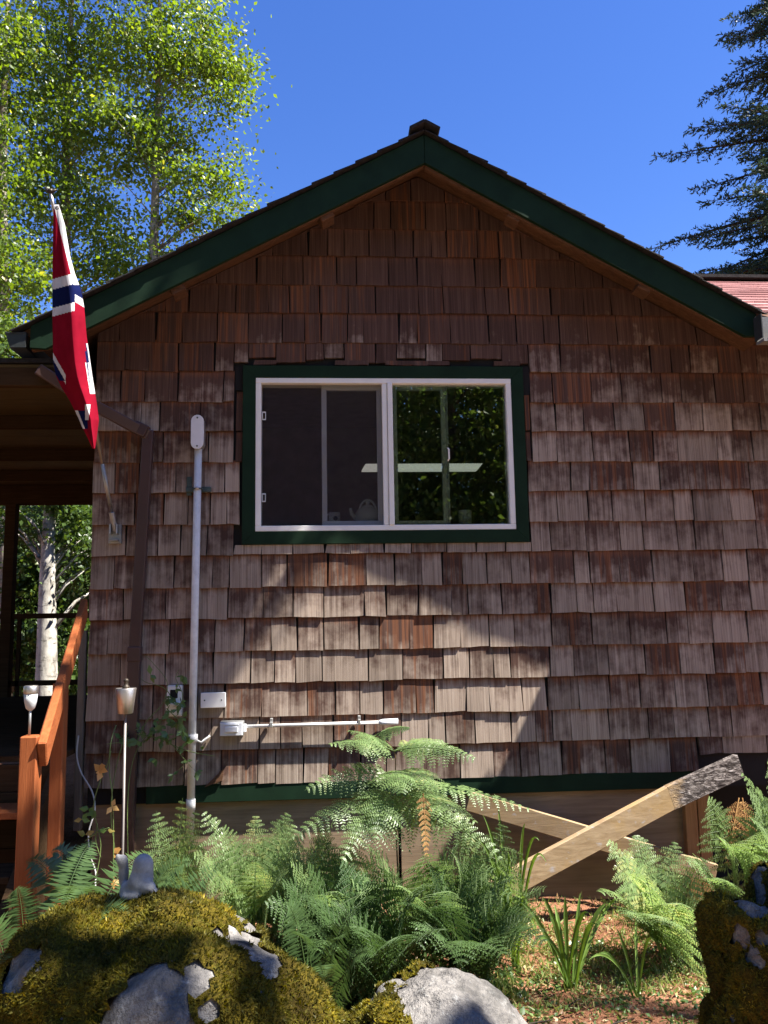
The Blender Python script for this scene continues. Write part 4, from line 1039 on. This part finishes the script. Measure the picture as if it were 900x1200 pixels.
# ------------------------------------------------------------------ boulders with moss
from mathutils import noise as mn
import bmesh
def boulder(label, c, r, seed, bare, rough=.16, sub=6, power=2.4, nblade=9000, group='mossy boulders in the foreground', blade=.016, bias=0):
    root = thing('mossy_boulder', label, 'boulder', (c[0], c[1], c[2]-r[2]), group)
    bm = bmesh.new(); bmesh.ops.create_icosphere(bm, subdivisions=sub, radius=1)
    so = Vector((seed*3.1, seed*1.7, seed*2.3)); P = []
    for v in bm.verts:
        d = v.co.normalized(); k = (abs(d.x)**power+abs(d.y)**power+abs(d.z)**power)**(-1/power)
        p = d*k
        n1 = mn.noise(d*1.3+so)*rough*1.6 + mn.noise(d*3.1+so)*rough*.7 + mn.noise(d*7+so)*rough*.25
        rd = abs(mn.noise(d*2.2+so*2)); n1 -= max(0, .12-rd)*rough*2.2
        n1 += mn.noise(d*19+so)*rough*.07 + mn.noise(d*45+so)*rough*.035
        p = p*(1+n1); v.co = Vector((p.x*r[0], p.y*r[1], p.z*r[2])) + Vector(c)
    bm.normal_update(); bm.verts.ensure_lookup_table()
    def mossy(p, n):
        m = .55 + bias + mn.noise(p*2.1+so)*.9 + mn.noise(p*6.5+so)*.6 + n.z*.35 + mn.noise(p*11+so)*.42 + mn.noise(p*22)*.36 + mn.noise(p*55)*.25
        for (q, rr, s) in bare:
            dq = (Vector((p.x-q.x, (p.y-q.y)*.6, p.z-q.z))).length/rr; m -= s*max(0, 1-dq*dq)
        return m
    mv = [mossy(v.co, v.normal) for v in bm.verts]
    me = bpy.data.meshes.new('rock'); b = MB(); b.v = [tuple(v.co) for v in bm.verts]; b.f = [[q.index for q in f.verts] for f in bm.faces]; b.m = [0]*len(b.f)
    b.build('rock', M['rock'], root, smooth=True)
    # moss cushion lifted off the stone
    idx = {}; mb = MB(); faces = []
    for f in bm.faces:
        if all(mv[q.index] > .42 for q in f.verts):
            for q in f.verts:
                if q.index not in idx:
                    idx[q.index] = len(mb.v); h = min(1, max(0, (mv[q.index]-.42)*3)); 
                    lift = .003+.026*h*(.45+.7*mn.noise(q.co*34)+.7*mn.noise(q.co*13))
                    mb.v.append(tuple(q.co+q.normal*lift))
            mb.f.append([idx[q.index] for q in f.verts]); mb.m.append(0); faces.append(f)
    if mb.f:
        mo = mb.build('moss', M['moss'], root, smooth=True)
        fa = np.array([f.calc_area() for f in faces]); pk = RNG.choice(len(faces), nblade, p=fa/fa.sum())
        bb, dd, ww, cc = [], [], [], []
        for i in pk:
            f = faces[i]; w = RNG.dirichlet((1, 1, 1)); q = sum(((Vector(mb.v[idx[vv.index]]))*float(a) for vv, a in zip(f.verts, w)), Vector())
            n = (f.normal + Vector(RNG.normal(0, .55, 3))).normalized(); l = blade*random.uniform(.5, 1.3)
            wv = n.cross(Vector(RNG.normal(size=3))).normalized()*l*.16
            bb.append(q-n*.003); dd.append(n*l); ww.append(wv); cc.append(min(1, max(0, .42+mn.noise(q*6)*.8+mn.noise(q*17)*.5+random.gauss(0, .16))))
        blades('moss_shoots', np.array(bb), np.array(dd), np.array(ww), np.array(cc), M['mossblade'], root, .1)
    bm.free(); return root
c1 = at(178, 1308, -2.72)
boulder('huge rounded boulder blanketed in olive moss with bare grey patches, under the stone figurine', c1, (.635, .56, .665), 1.3,
        [(at(165, 1190, -3.2), .13, 1.5), (at(232, 1072, -2.95), .05, 1.1), (at(215, 1062, -2.85), .05, 1.1), (at(90, 1090, -2.95), .07, 1.2), (at(115, 1075, -2.9), .06, 1.1), (at(25, 1130, -2.9), .08, 1.0), (at(50, 1205, -3.2), .10, 1.0), (at(195, 1150, -3.2), .07, 1.1), (at(298, 1150, -3.2), .05, 1.0), (at(240, 1068, -2.95), .05, 1.2), (at(330, 1120, -3), .04, .9), (at(130, 1110, -3.05), .06, .9)], .13, 6, 2.0, 100000, bias=.12)
c2 = at(515, 1252, -2.55)
boulder('low pale grey boulder with a bright yellow moss cushion at one end', c2, (.325, .34, .29), 4.6,
        [(at(560, 1165, -2.75), .26, 2.2), (at(600, 1180, -2.6), .2, 1.5), (at(500, 1150, -2.7), .08, 1.2), (at(500, 1200, -2.9), .12, .8)], .12, 6, 2.2, 16000)
c3 = at(915, 1185, -2.35)
boulder('dark craggy boulder with patchy moss cut by the right edge of the photo', c3, (.27, .3, .44), 8.4,
        [(at(885, 1050, -2.5), .10, 1.2), (at(875, 1110, -2.6), .06, .9)], .26, 6, 2.2, 30000, bias=.30)

# stone figurine on the boulder: a hunched animal seen from behind
def figurine():
    base = at(160, 1046, -2.55); bx_, by_, bz_ = base
    me = bpy.data.metaballs.new('fig'); ob = bpy.data.objects.new('fig', me); COL.objects.link(ob); me.resolution = .007; me.render_resolution = .007
    sc = (D+base.y)/F
    def el(u, v, rx, rz, dy=0, ry=None):
        e = me.elements.new(); e.type = 'ELLIPSOID'; p = at(u, v, base.y+dy); e.co = p
        e.size_x = rx*sc*1.0; e.size_z = rz*sc; e.size_y = (ry or rx)*sc; e.radius = 1.75
    el(167, 1024, 11.5, 15); el(168, 1011, 9, 9); el(163, 1036, 12, 10, -.01); el(175, 1040, 7, 6, -.035)
    el(145, 1024, 5.5, 15, .03); el(143, 1009, 5.5, 6.5, .025); el(138, 1005, 2.5, 4, .02); el(150, 1040, 8, 6)
    el(183, 1046, 5, 3.5, -.035); el(158, 1047, 16, 6)
    bpy.context.view_layer.update()
    dg = bpy.context.evaluated_depsgraph_get(); em = bpy.data.meshes.new_from_object(ob.evaluated_get(dg))
    bpy.data.objects.remove(ob)
    o = bpy.data.objects.new('stone_figurine', em); COL.objects.link(o)
    a = np.array([v.co for v in em.vertices]); off = Vector((a[:, 0].mean(), a[:, 1].mean(), a[:, 2].min()))
    for v in em.vertices: v.co -= off
    for p in em.polygons: p.use_smooth = True
    o.location = off; em.materials.clear(); em.materials.append(M['statue']); props(o, 'small hunched grey stone animal figurine perched on top of the mossy boulder', 'figurine')
figurine()

# ------------------------------------------------------------------ ferns
def bez(a, b, c, t): return a*(1-t)**2 + b*2*t*(1-t) + c*t*t
def frond(parent, A, B, lift=.25, width=.5, n=15, t0=.25, kind='bracken', up=Vector((0, 0, 1)), m='fern', stemr=.004, tone=.4, roll=0, name='frond', droop=.25, stemm='stem'):
    """a divided frond from A to its tip B; stem and leaflets are one mesh each"""
    A, B = Vector(A), Vector(B); L = (B-A).length; C = A.lerp(B, .5)+Vector((0, 0, lift*L))
    if kind != 'sword':
        n = int(n*.95); roll += random.gauss(0, .28)
    b = MB(); pts = [bez(A, C, B, t) for t in np.linspace(0, 1, 12)]
    bl, dl, wl, cl = [], [], [], []
    stems = [([*pts], [stemr*(1-t*.85) for t in np.linspace(0, 1, 12)])]
    for i in range(n):
        q = (i+.3)/n; t = t0+(1-t0)*(q**.92)
        p = bez(A, C, B, t); T = ((C-A)*(1-t)+(B-C)*t).normalized(); Sd = T.cross(up)
        Sd = Sd.normalized() if Sd.length > .05 else Vector((1, 0, 0)); Nn = Sd.cross(T).normalized()
        if roll: Sd = Matrix.Rotation(roll, 3, T) @ Sd; Nn = Sd.cross(T).normalized()
        if kind == 'bracken': l = width*L*(1-q)**.85*(.92 if i else .8)+.008
        elif kind == 'lady': l = width*L*(math.sin(min(1, q*1.6+.22)*math.pi*.5)*(1-q)**.8)*1.15+.006
        else: l = width*L*min(1, .55+q*2.5)*(1-q**2.2)**.8+.006
        for s in (-1, 1):
            ll = l*random.uniform(.78, 1.12); ang = (.34 if kind != 'sword' else .12)+random.gauss(0, .07)
            if random.random() < .05: ll *= .5
            pd = (Sd*s*math.cos(ang)+T*math.sin(ang)).normalized()
            if kind == 'sword':
                d = pd*ll + Vector((0, 0, -ll*droop*.5)) + Nn*random.gauss(0, .05)*ll
                bl.append(p); dl.append(d); wl.append(T*min(.0075, ll*.09)); cl.append(tone+random.random()*.3)
            else:
                m_ = max(6, int(ll/.0125))
                m_ = min(m_, 26); pl0 = min(.038, ll*.25)*random.uniform(.85, 1.1)
                ctrl = [p + pd*(ll*g) + Vector((0, 0, -droop*ll*g*g)) for g in (0, .35, .7, 1)]
                stems.append((ctrl, [stemr*.35, stemr*.3, stemr*.2, stemr*.1]))
                tn = tone+random.gauss(0, .08)
                for j in range(m_):
                    g = (j+.6)/m_; pp = p+pd*(ll*g)+Vector((0, 0, -droop*ll*g*g)); pT = (pd+Vector((0, 0, -2*droop*g))).normalized()
                    sd2 = pT.cross(Nn).normalized(); pl = pl0*(1-g)**.7*random.uniform(.85, 1.1)+.004
                    for s2 in (-1, 1):
                        d = (sd2*s2*.94+pT*.36).normalized()*pl + Vector((0, 0, -.12*pl)) + Nn*random.gauss(0, .12)*pl
                        bl.append(pp); dl.append(d); wl.append(pT*max(.0038, pl*.26)); cl.append(tn+random.random()*.25)
    st = MB()
    for P_, r_ in stems: st.tube(P_, r_, 4, cap=False)
    o = blades(name, np.array(bl), np.array(dl), np.array(wl), np.clip(np.array(cl), 0, 1), M[m], parent, .22, mid=.38, extra=st)
    return o
FG = 'ferns growing along the cabin foot'
def fern(label, base, tips, kind='bracken', m='fern', lift=.25, width=.5, t0=.3, n=15, tone=.35, up=Vector((0, 0, 1)), droop=.25, name='fern', **k):
    root = thing(name, label, 'fern', base, FG); B0 = Vector(base)
    for tp_ in tips:
        a = B0 + Vector((random.uniform(-.03, .03), random.uniform(-.03, .03), 0))
        u, v, y = tp_[:3]; kw = dict(lift=lift*random.uniform(.8, 1.2), width=width*random.uniform(.9, 1.1), t0=t0, n=n, tone=tone+random.gauss(0, .06), up=up, droop=droop)
        if len(tp_) > 3: kw.update(tp_[3])
        frond(root, a, at(u, v, y), kind=kind, m=m, **kw)
    return root
def gp(u, y, v0=1000):
    p = at(u, v0, y); return Vector((p.x, y, gz(p.x, y)))
VUP = Vector((0, -.55, .85)).normalized()

# tall bracken in the middle: one stem, side fronds in tiers
tb = thing('tall_bracken', 'tallest pale green bracken standing before the level wall conduit with spreading tiers', 'fern', gp(468, -.75), FG)
s0 = gp(468, -.75); s1 = at(463, 940, -.78); s2 = at(462, 880, -.8); s3 = at(440, 862, -.85)
b = MB(); b.tube(smooth_pts([s0, s1, s2, s3], 5), [.006*(1-i/18) for i in range(16)], 6); b.build('stem', M['bstem'], tb, smooth=True)
for A, Bt, w, kw in [(s2, (385, 872, -.95), .42, {}), (s2, (408, 856, -.6), .40, {}), (s3, (480, 853, -.95), .5, {}), (s2, (558, 890, -1.0), .36, {}), (s2, (520, 868, -.7), .4, {}), (s1.lerp(s2, .5), (357, 926, -1.0), .30, {}), (s1.lerp(s2, .6), (515, 925, -1.2), .5, {}),
                     (s1.lerp(s2, .35), (625, 950, -.95), .24, {}), (s1.lerp(s2, .3), (560, 965, -1.25), .42, {}), (s1, (338, 985, -1.15), .28, {}), (s1, (590, 1010, -1.1), .34, {}), (s1, (400, 1010, -1.35), .36, {}), (s1.lerp(s2, .2), (440, 985, -1.3), .45, {}), (s3, (425, 885, -1.15), .5, {}), (s1.lerp(s2, .6), (470, 930, -1.25), .5, {})]:
    frond(tb, A, at(*Bt), lift=random.uniform(.10, .2), width=w, n=15, t0=.12, tone=random.uniform(.35, .6), up=VUP, droop=.35, **kw)
fern('bright upright lady fern in the sun just right of the brown downspout', gp(205, -.45), [(183, 950, -.5), (214, 935, -.45, dict(lift=.05)), (192, 985, -.7), (240, 985, -.6), (172, 1000, -.65), (230, 950, -.35), (262, 1002, -.85), (205, 1012, -.9)], 'bracken', lift=.14, width=.33, t0=.2, tone=.55, up=VUP, n=16)
fern('sunlit fern with wide arching fronds right of the white conduit', gp(300, -.6), [(238, 950, -.55), (262, 968, -.8), (338, 952, -.5), (358, 975, -.8), (300, 1010, -1.1), (335, 1025, -1.15), (255, 1022, -1.0), (300, 955, -.45), (226, 1000, -.9), (380, 1000, -1.0), (345, 965, -.3)], 'bracken', lift=.22, width=.34, t0=.15, tone=.55, up=VUP, n=16)
fern('low sunlit fern between the wide arching fern and the tallest bracken', gp(395, -.9), [(340, 1010, -1.2), (372, 958, -.8), (420, 970, -1.0), (450, 1000, -1.3), (350, 985, -.7), (395, 1045, -1.6), (440, 1040, -1.6)], 'bracken', lift=.22, width=.36, t0=.15, tone=.4, up=VUP)
# shaded hollow
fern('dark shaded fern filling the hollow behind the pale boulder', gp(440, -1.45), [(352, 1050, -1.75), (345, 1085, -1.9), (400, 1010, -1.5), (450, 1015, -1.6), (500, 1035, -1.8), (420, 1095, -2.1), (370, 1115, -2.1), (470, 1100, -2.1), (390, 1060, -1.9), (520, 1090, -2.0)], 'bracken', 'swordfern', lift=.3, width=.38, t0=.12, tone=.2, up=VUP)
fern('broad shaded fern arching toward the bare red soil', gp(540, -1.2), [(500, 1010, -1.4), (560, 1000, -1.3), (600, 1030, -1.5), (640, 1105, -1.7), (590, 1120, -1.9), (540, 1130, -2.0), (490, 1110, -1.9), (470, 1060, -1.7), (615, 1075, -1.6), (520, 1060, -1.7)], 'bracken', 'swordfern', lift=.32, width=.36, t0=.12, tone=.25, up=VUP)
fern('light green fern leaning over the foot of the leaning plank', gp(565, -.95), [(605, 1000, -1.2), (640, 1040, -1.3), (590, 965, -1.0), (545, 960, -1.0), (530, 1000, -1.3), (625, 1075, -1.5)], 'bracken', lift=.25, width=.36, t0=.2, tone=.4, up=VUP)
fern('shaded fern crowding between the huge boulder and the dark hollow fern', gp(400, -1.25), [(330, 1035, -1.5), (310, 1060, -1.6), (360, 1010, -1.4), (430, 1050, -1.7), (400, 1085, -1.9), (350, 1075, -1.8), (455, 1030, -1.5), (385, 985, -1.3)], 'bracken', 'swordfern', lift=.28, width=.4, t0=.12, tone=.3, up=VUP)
fern('fern with long low fronds in the middle of the fern bank', gp(490, -1.0), [(430, 990, -1.3), (540, 985, -1.3), (580, 1020, -1.4), (470, 1040, -1.6), (530, 1045, -1.6), (410, 1030, -1.5), (500, 1000, -1.5), (600, 1050, -1.5)], 'bracken', lift=.28, width=.42, t0=.12, tone=.3, up=VUP)
fern('sunlit fern low against the skirting between the conduit and the tallest bracken', gp(350, -.35), [(300, 990, -.5), (330, 960, -.4), (390, 965, -.5), (420, 1000, -.7), (350, 1010, -.8), (280, 1010, -.7), (375, 990, -.9)], 'bracken', lift=.2, width=.4, t0=.12, tone=.5, up=VUP)
# right side
fern('pale sunlit fern in front of the lower ends of both planks', gp(770, -.95), [(712, 985, -.9), (702, 1045, -1.3), (745, 978, -.75), (790, 985, -.8), (735, 1075, -1.5), (780, 1085, -1.6), (835, 1050, -1.3), (825, 1005, -1.0), (755, 1025, -1.4), (800, 1060, -1.5)], 'bracken', lift=.25, width=.42, t0=.15, tone=.6, up=VUP, n=16)
fern('arching fern below the blackened plank end', gp(865, -.75), [(830, 935, -.8), (805, 1010, -1.1), (850, 985, -1.1), (890, 975, -1.2), (905, 935, -.9), (840, 1030, -1.3), (900, 1010, -1.3)], 'lady', lift=.3, width=.28, t0=.2, tone=.35, up=VUP)
fern('fern hanging in from the right edge over the dark crawlspace', gp(945, -.8), [(875, 925, -.9), (868, 905, -.7), (880, 960, -1.0), (900, 890, -.8), (960, 930, -1.0), (885, 990, -1.2)], 'lady', lift=.35, width=.22, t0=.25, tone=.35, up=VUP)
# sword ferns lower left
fern('sword fern beside the orange handrail posts with sun striped fronds', gp(40, -2.35), [(262, 1010, -2.1, dict(lift=.2)), (180, 1000, -1.9), (95, 1115, -2.9, dict(lift=.35)), (150, 1075, -2.7), (20, 1040, -2.4), (-30, 1080, -2.6), (0, 1130, -2.9), (110, 985, -2.0), (60, 1140, -3.0)], 'sword', 'swordfern', lift=.5, width=.13, t0=.12, n=50, tone=.45, up=VUP, droop=.2, name='sword_fern')
fern('sword fern spreading between the garden torch and the boulder', gp(120, -1.9), [(170, 1012, -2.0, dict(lift=.3)), (205, 1035, -2.2), (60, 1000, -1.9), (75, 1060, -2.5), (140, 1080, -2.6), (30, 1010, -1.8), (225, 1010, -1.9)], 'sword', 'swordfern', lift=.5, width=.13, t0=.12, n=44, tone=.4, up=VUP, droop=.2, name='sword_fern')
fern('sword fern growing from the base of the huge boulder', gp(370, -2.0), [(335, 1060, -2.1), (400, 1100, -2.3), (420, 1065, -2.2), (350, 1095, -2.35), (380, 1145, -2.5), (440, 1120, -2.3)], 'sword', 'swordfern', lift=.45, width=.13, t0=.1, n=42, tone=.25, up=VUP, droop=.2, name='sword_fern')
# a dead fern, tan
df = thing('dead_fern', 'withered tan fern hanging under the blackened plank end', 'fern', gp(870, -.5), None)
frond(df, at(866, 935, -.45), at(852, 1015, -.6), lift=.05, width=.3, n=14, t0=.05, m='deadfrond', stemm='bstem', tone=.4)
frond(df, at(870, 935, -.42), at(880, 1005, -.55), lift=.05, width=.25, n=12, t0=.05, m='deadfrond', stemm='bstem', tone=.4)
df2 = thing('dead_fern', 'withered tan fern stem hanging inside the tallest bracken', 'fern', gp(500, -.95), None)
frond(df2, at(496, 930, -1.15), at(500, 1005, -1.25), lift=.02, width=.16, n=12, t0=.05, m='deadfrond', stemm='bstem', tone=.4)

# ------------------------------------------------------------------ strap leaved plants, grass, weeds, litter
def strap_plant(label, base, tips, w=.011, name='lily_clump', m='strap', group='strap leaved clumps by the bare soil'):
    root = thing(name, label, 'plant', base, group); 
    for u, v, y, lf in tips:
        A = Vector(base)+Vector((random.uniform(-.02, .02), random.uniform(-.02, .02), 0)); B_ = at(u, v, y); C = A.lerp(B_, .55)+Vector((0, 0, lf*(B_-A).length)); N_ = 12
        L_, R_ = [], []; mb = MB(); vs = []
        tn = random.random()*.6
        for i in range(N_+1):
            t = i/N_; p = bez(A, C, B_, t); T = ((C-A)*(1-t)+(B_-C)*t).normalized(); sd = T.cross(Vector((0, -.8, .6))).normalized()
            ww_ = w*(.7+.6*t)*(1 if t < .6 else max(.04, 1-(t-.6)/.4)**.7); k_ = sd.cross(T).normalized()*ww_*.5
            vs += [p-sd*ww_, p-k_, p+sd*ww_]
        fs = []
        for i in range(N_): a = i*3; fs += [(a, a+1, a+4, a+3), (a+1, a+2, a+5, a+4)]
        mb.add(vs, fs, cs=(tn, tn, tn)); mb.build('leaf_blade', M[m], root)
strap_plant('strap leaved clump with folded upright blades on the sunny soil', gp(662, -1.3), [(608, 1056, -1.3, .3), (636, 1052, -1.3, .35), (645, 1080, -1.4, .6), (662, 1050, -1.3, .25), (680, 1047, -1.2, .15), (712, 1058, -1.3, .35), (725, 1052, -1.1, .3), (700, 1085, -1.5, .5), (628, 1105, -1.5, .5), (690, 1070, -1.4, .5), (650, 1060, -1.1, .2)])
strap_plant('tall arching strap leaves rising beside the foot of the leaning plank', gp(600, -1.0), [(566, 955, -1.0, .3), (583, 940, -.9, .2), (632, 985, -1.1, .6), (640, 1010, -1.2, .7), (615, 965, -1.0, .4), (618, 1060, -1.4, .5), (596, 1000, -1.2, .4), (575, 1010, -1.2, .4), (630, 1095, -1.5, .5), (560, 985, -1.1, .4)], .008)
strap_plant('short strap leaved clump below the pale sunlit fern', gp(735, -1.5), [(722, 1088, -1.5, .3), (700, 1120, -1.6, .5), (745, 1078, -1.4, .3), (765, 1100, -1.6, .5), (690, 1125, -1.7, .4)], .007)
def scatter(name, label, n, region, lmin, lmax, wr, m, cat, up=.6, kind='stuff', clus=None, bend=True):
    bb, dd, ww, cc = [], [], [], []
    cl = [region(random.random(), random.random()) for _ in range(clus)] if clus else None
    for _ in range(n):
        if cl:
            x, y = random.choice(cl); x += random.gauss(0, .05); y += random.gauss(0, .05)
        else: x, y = region(random.random(), random.random())
        z = gz(x, y); d = Vector((random.gauss(0, 1), random.gauss(0, 1), abs(random.gauss(0, 1))*up+(.05 if up else 0))).normalized()*random.uniform(lmin, lmax)
        w = d.cross(Vector(RNG.normal(size=3))).normalized()*d.length*wr
        bb.append((x, y, z+random.uniform(0, .012))); dd.append(d); ww.append(w); cc.append(random.random())
    o = blades(name, np.array(bb), np.array(dd), np.array(ww), np.array(cc), M[m], None, .3); props(o, label, cat, kind=kind); return o
def reg(u0, u1, y0, y1):
    def f(a, b):
        y = y0+(y1-y0)*a; x0, x1 = at(u0, 1050, y).x, at(u1, 1050, y).x; return x0+(x1-x0)*b, y
    return f
scatter('grass', 'thin short grass and tiny weeds along the skirting and among the ferns', 7500, reg(560, 960, -.05, -1.5), .02, .07, .07, 'grass', 'grass', 1.3, clus=300)
scatter('ground_weeds', 'small round leaved weeds on the soil near the boulders', 3600, reg(600, 900, -.5, -1.9), .012, .032, .32, 'vine', 'weeds', .7, clus=150)
scatter('leaf_litter', 'dry tan leaf and twig litter scattered over the red soil', 5200, reg(380, 960, -.02, -2.3), .012, .042, .22, 'litter', 'leaf litter', .22)
scatter('fallen_needles', 'fallen brown needles strewn over the soil', 5000, reg(-150, 1000, 0, -3.0), .02, .06, .03, 'litter', 'needles', .1)
scatter('undergrowth', 'dark low leafy undergrowth beneath the ferns left of the soil', 9000, reg(120, 600, -.2, -1.9), .02, .06, .3, 'swordfern', 'undergrowth', 1.2, clus=260)
for i, (u, v, y, l) in enumerate(((590, 1140, -1.75, .25), (700, 1160, -1.8, .18), (660, 1125, -1.5, .15))):
    p = at(u, v, y); p.z = gz(p.x, p.y)+.01
    b = MB(); b.tube([p, p+Vector((l*.5, .04, .015)), p+Vector((l, .10, .0))], [.005, .004, .002], 5); o = b.build('fallen_twig', M['bark'], None, smooth=True)
    props(o, ['long dark twig lying on bare soil beside the pale boulder', 'short dark twig lying low down near the craggy boulder', 'short dark twig under the folded strap leaved clump'][i], 'twig')

# ------------------------------------------------------------------ climbing vine by the downspout
vine = thing('climbing_vine', 'loose green vine sprawling over the outlet box between downspout and white conduit', 'vine', gp(180, -.2))
VR = random.Random(3)
paths = [[(150, 1010, -.25), (150, 930, -.2), (160, 880, -.14), (185, 850, -.13), (208, 838, -.14)], [(160, 870, -.16), (172, 845, -.15), (190, 825, -.14), (196, 800, -.1), (180, 778, -.12), (170, 768, -.12)],
         [(185, 850, -.13), (200, 822, -.12), (192, 806, -.12), (172, 800, -.14), (165, 795, -.14)], [(160, 860, -.16), (195, 868, -.14), (212, 885, -.13), (225, 900, -.12)], [(195, 870, -.14), (220, 880, -.13), (245, 885, -.1), (252, 886, -.1)],
         [(208, 838, -.13), (214, 815, -.14), (206, 795, -.13), (210, 785, -.12)], [(160, 870, -.2), (142, 870, -.22), (125, 872, -.22)], [(195, 830, -.16), (215, 850, -.16), (222, 865, -.15)], [(150, 850, -.2), (135, 905, -.2), (130, 960, -.25), (140, 1020, -.3)]]
b = MB(); sp = []
for P_ in paths:
    q = smooth_pts([at(*p) for p in P_], 6); b.tube(q, [.0035*(1-.6*i/len(q)) for i in range(len(q))], 5); sp += q
b.build('stems', M['stem'], vine, smooth=True)
cl_ = [(195, 835), (205, 830), (185, 850), (210, 848), (175, 862), (150, 868), (198, 818), (212, 858), (160, 850), (188, 872), (214, 838), (182, 838), (165, 868), (225, 868), (195, 862), (206, 868), (133, 872), (140, 865), (180, 880), (222, 880), (235, 880), (213, 902), (228, 892), (170, 800), (207, 790), (200, 808)]
for i, (u, v) in enumerate(cl_ + cl_[:16]):
    c = at(u+VR.gauss(0, 5), v+VR.gauss(0, 5), -.15+VR.gauss(0, .03)); near = min(sp, key=lambda q: (q-c).length)
    bb, dd, ww, cc = [], [], [], []
    for k in range(VR.choice((3, 4, 5, 5))):
        d = Vector((VR.gauss(0, .8), VR.gauss(-.3, .4), VR.gauss(-.25, .6))).normalized()*VR.uniform(.035, .070); w = d.cross(Vector((0, -.8, .6)+np.array([VR.gauss(0, .4) for _ in range(3)]))).normalized()*d.length*.27
        bb.append(c); dd.append(d); ww.append(w); cc.append(VR.random()*.9)
    bb.append(near); dd.append(c-near+Vector((1e-4, 0, 0))); ww.append(Vector((0, .001, .001))); cc.append(.3)
    blades('leaf_cluster', np.array(bb), np.array(dd), np.array(ww), np.array(cc), M['vine'], vine, .2, mid=.45)
# wispy climber with yellowed leaves near the corner
v2 = thing('wilting_climber', 'wispy climber with a few yellowed leaves left of the garden torch', 'vine', gp(125, -1.0))
b = MB()
for P_ in ([(112, 1030, -1.0), (118, 990, -1.0), (110, 950, -1.0), (114, 925, -1.0), (126, 895, -1.0), (130, 880, -1.0)], [(118, 1005, -1.0), (112, 985, -1.0), (114, 965, -1.0)], [(100, 985, -1.0), (115, 975, -1.0), (128, 970, -1.0)], [(132, 1050, -1.0), (133, 1000, -1.0), (132, 940, -1.0), (128, 900, -1.0), (130, 870, -1), (136, 850, -.9)]):
    b.tube(smooth_pts([at(*p) for p in P_], 5), .003, 5)
b.build('stems', M['stem'], v2, smooth=True)
def leafset(parent, pts, m, l, nm='leaf_cluster'):
    bb, dd, ww, cc = [], [], [], []
    for u, v, y in pts:
        for k in range(3):
            d = Vector((VR.gauss(.3, .8), VR.gauss(-.2, .3), VR.gauss(-.2, .6))).normalized()*l*VR.uniform(.7, 1.2); bb.append(at(u, v, y)); dd.append(d); ww.append(d.cross(Vector((0, -.9, .4))).normalized()*d.length*.33); cc.append(VR.random())
    blades(nm, np.array(bb), np.array(dd), np.array(ww), np.array(cc), M[m], parent, .2)
leafset(v2, [(104, 948, -1.0), (112, 950, -1.0), (100, 978, -1.0), (126, 972, -1.0), (96, 960, -1)], 'strap', .045)
leafset(v2, [(114, 900, -1.02), (119, 904, -1.02)], 'yellowleaf', .06, 'yellow_leaf')
[leafset(v2, [q], 'yellowleaf', .05, 'yellow_leaf') for q in ((131, 945, -1.02), (132, 1000, -1.0), (134, 1030, -1.0))]
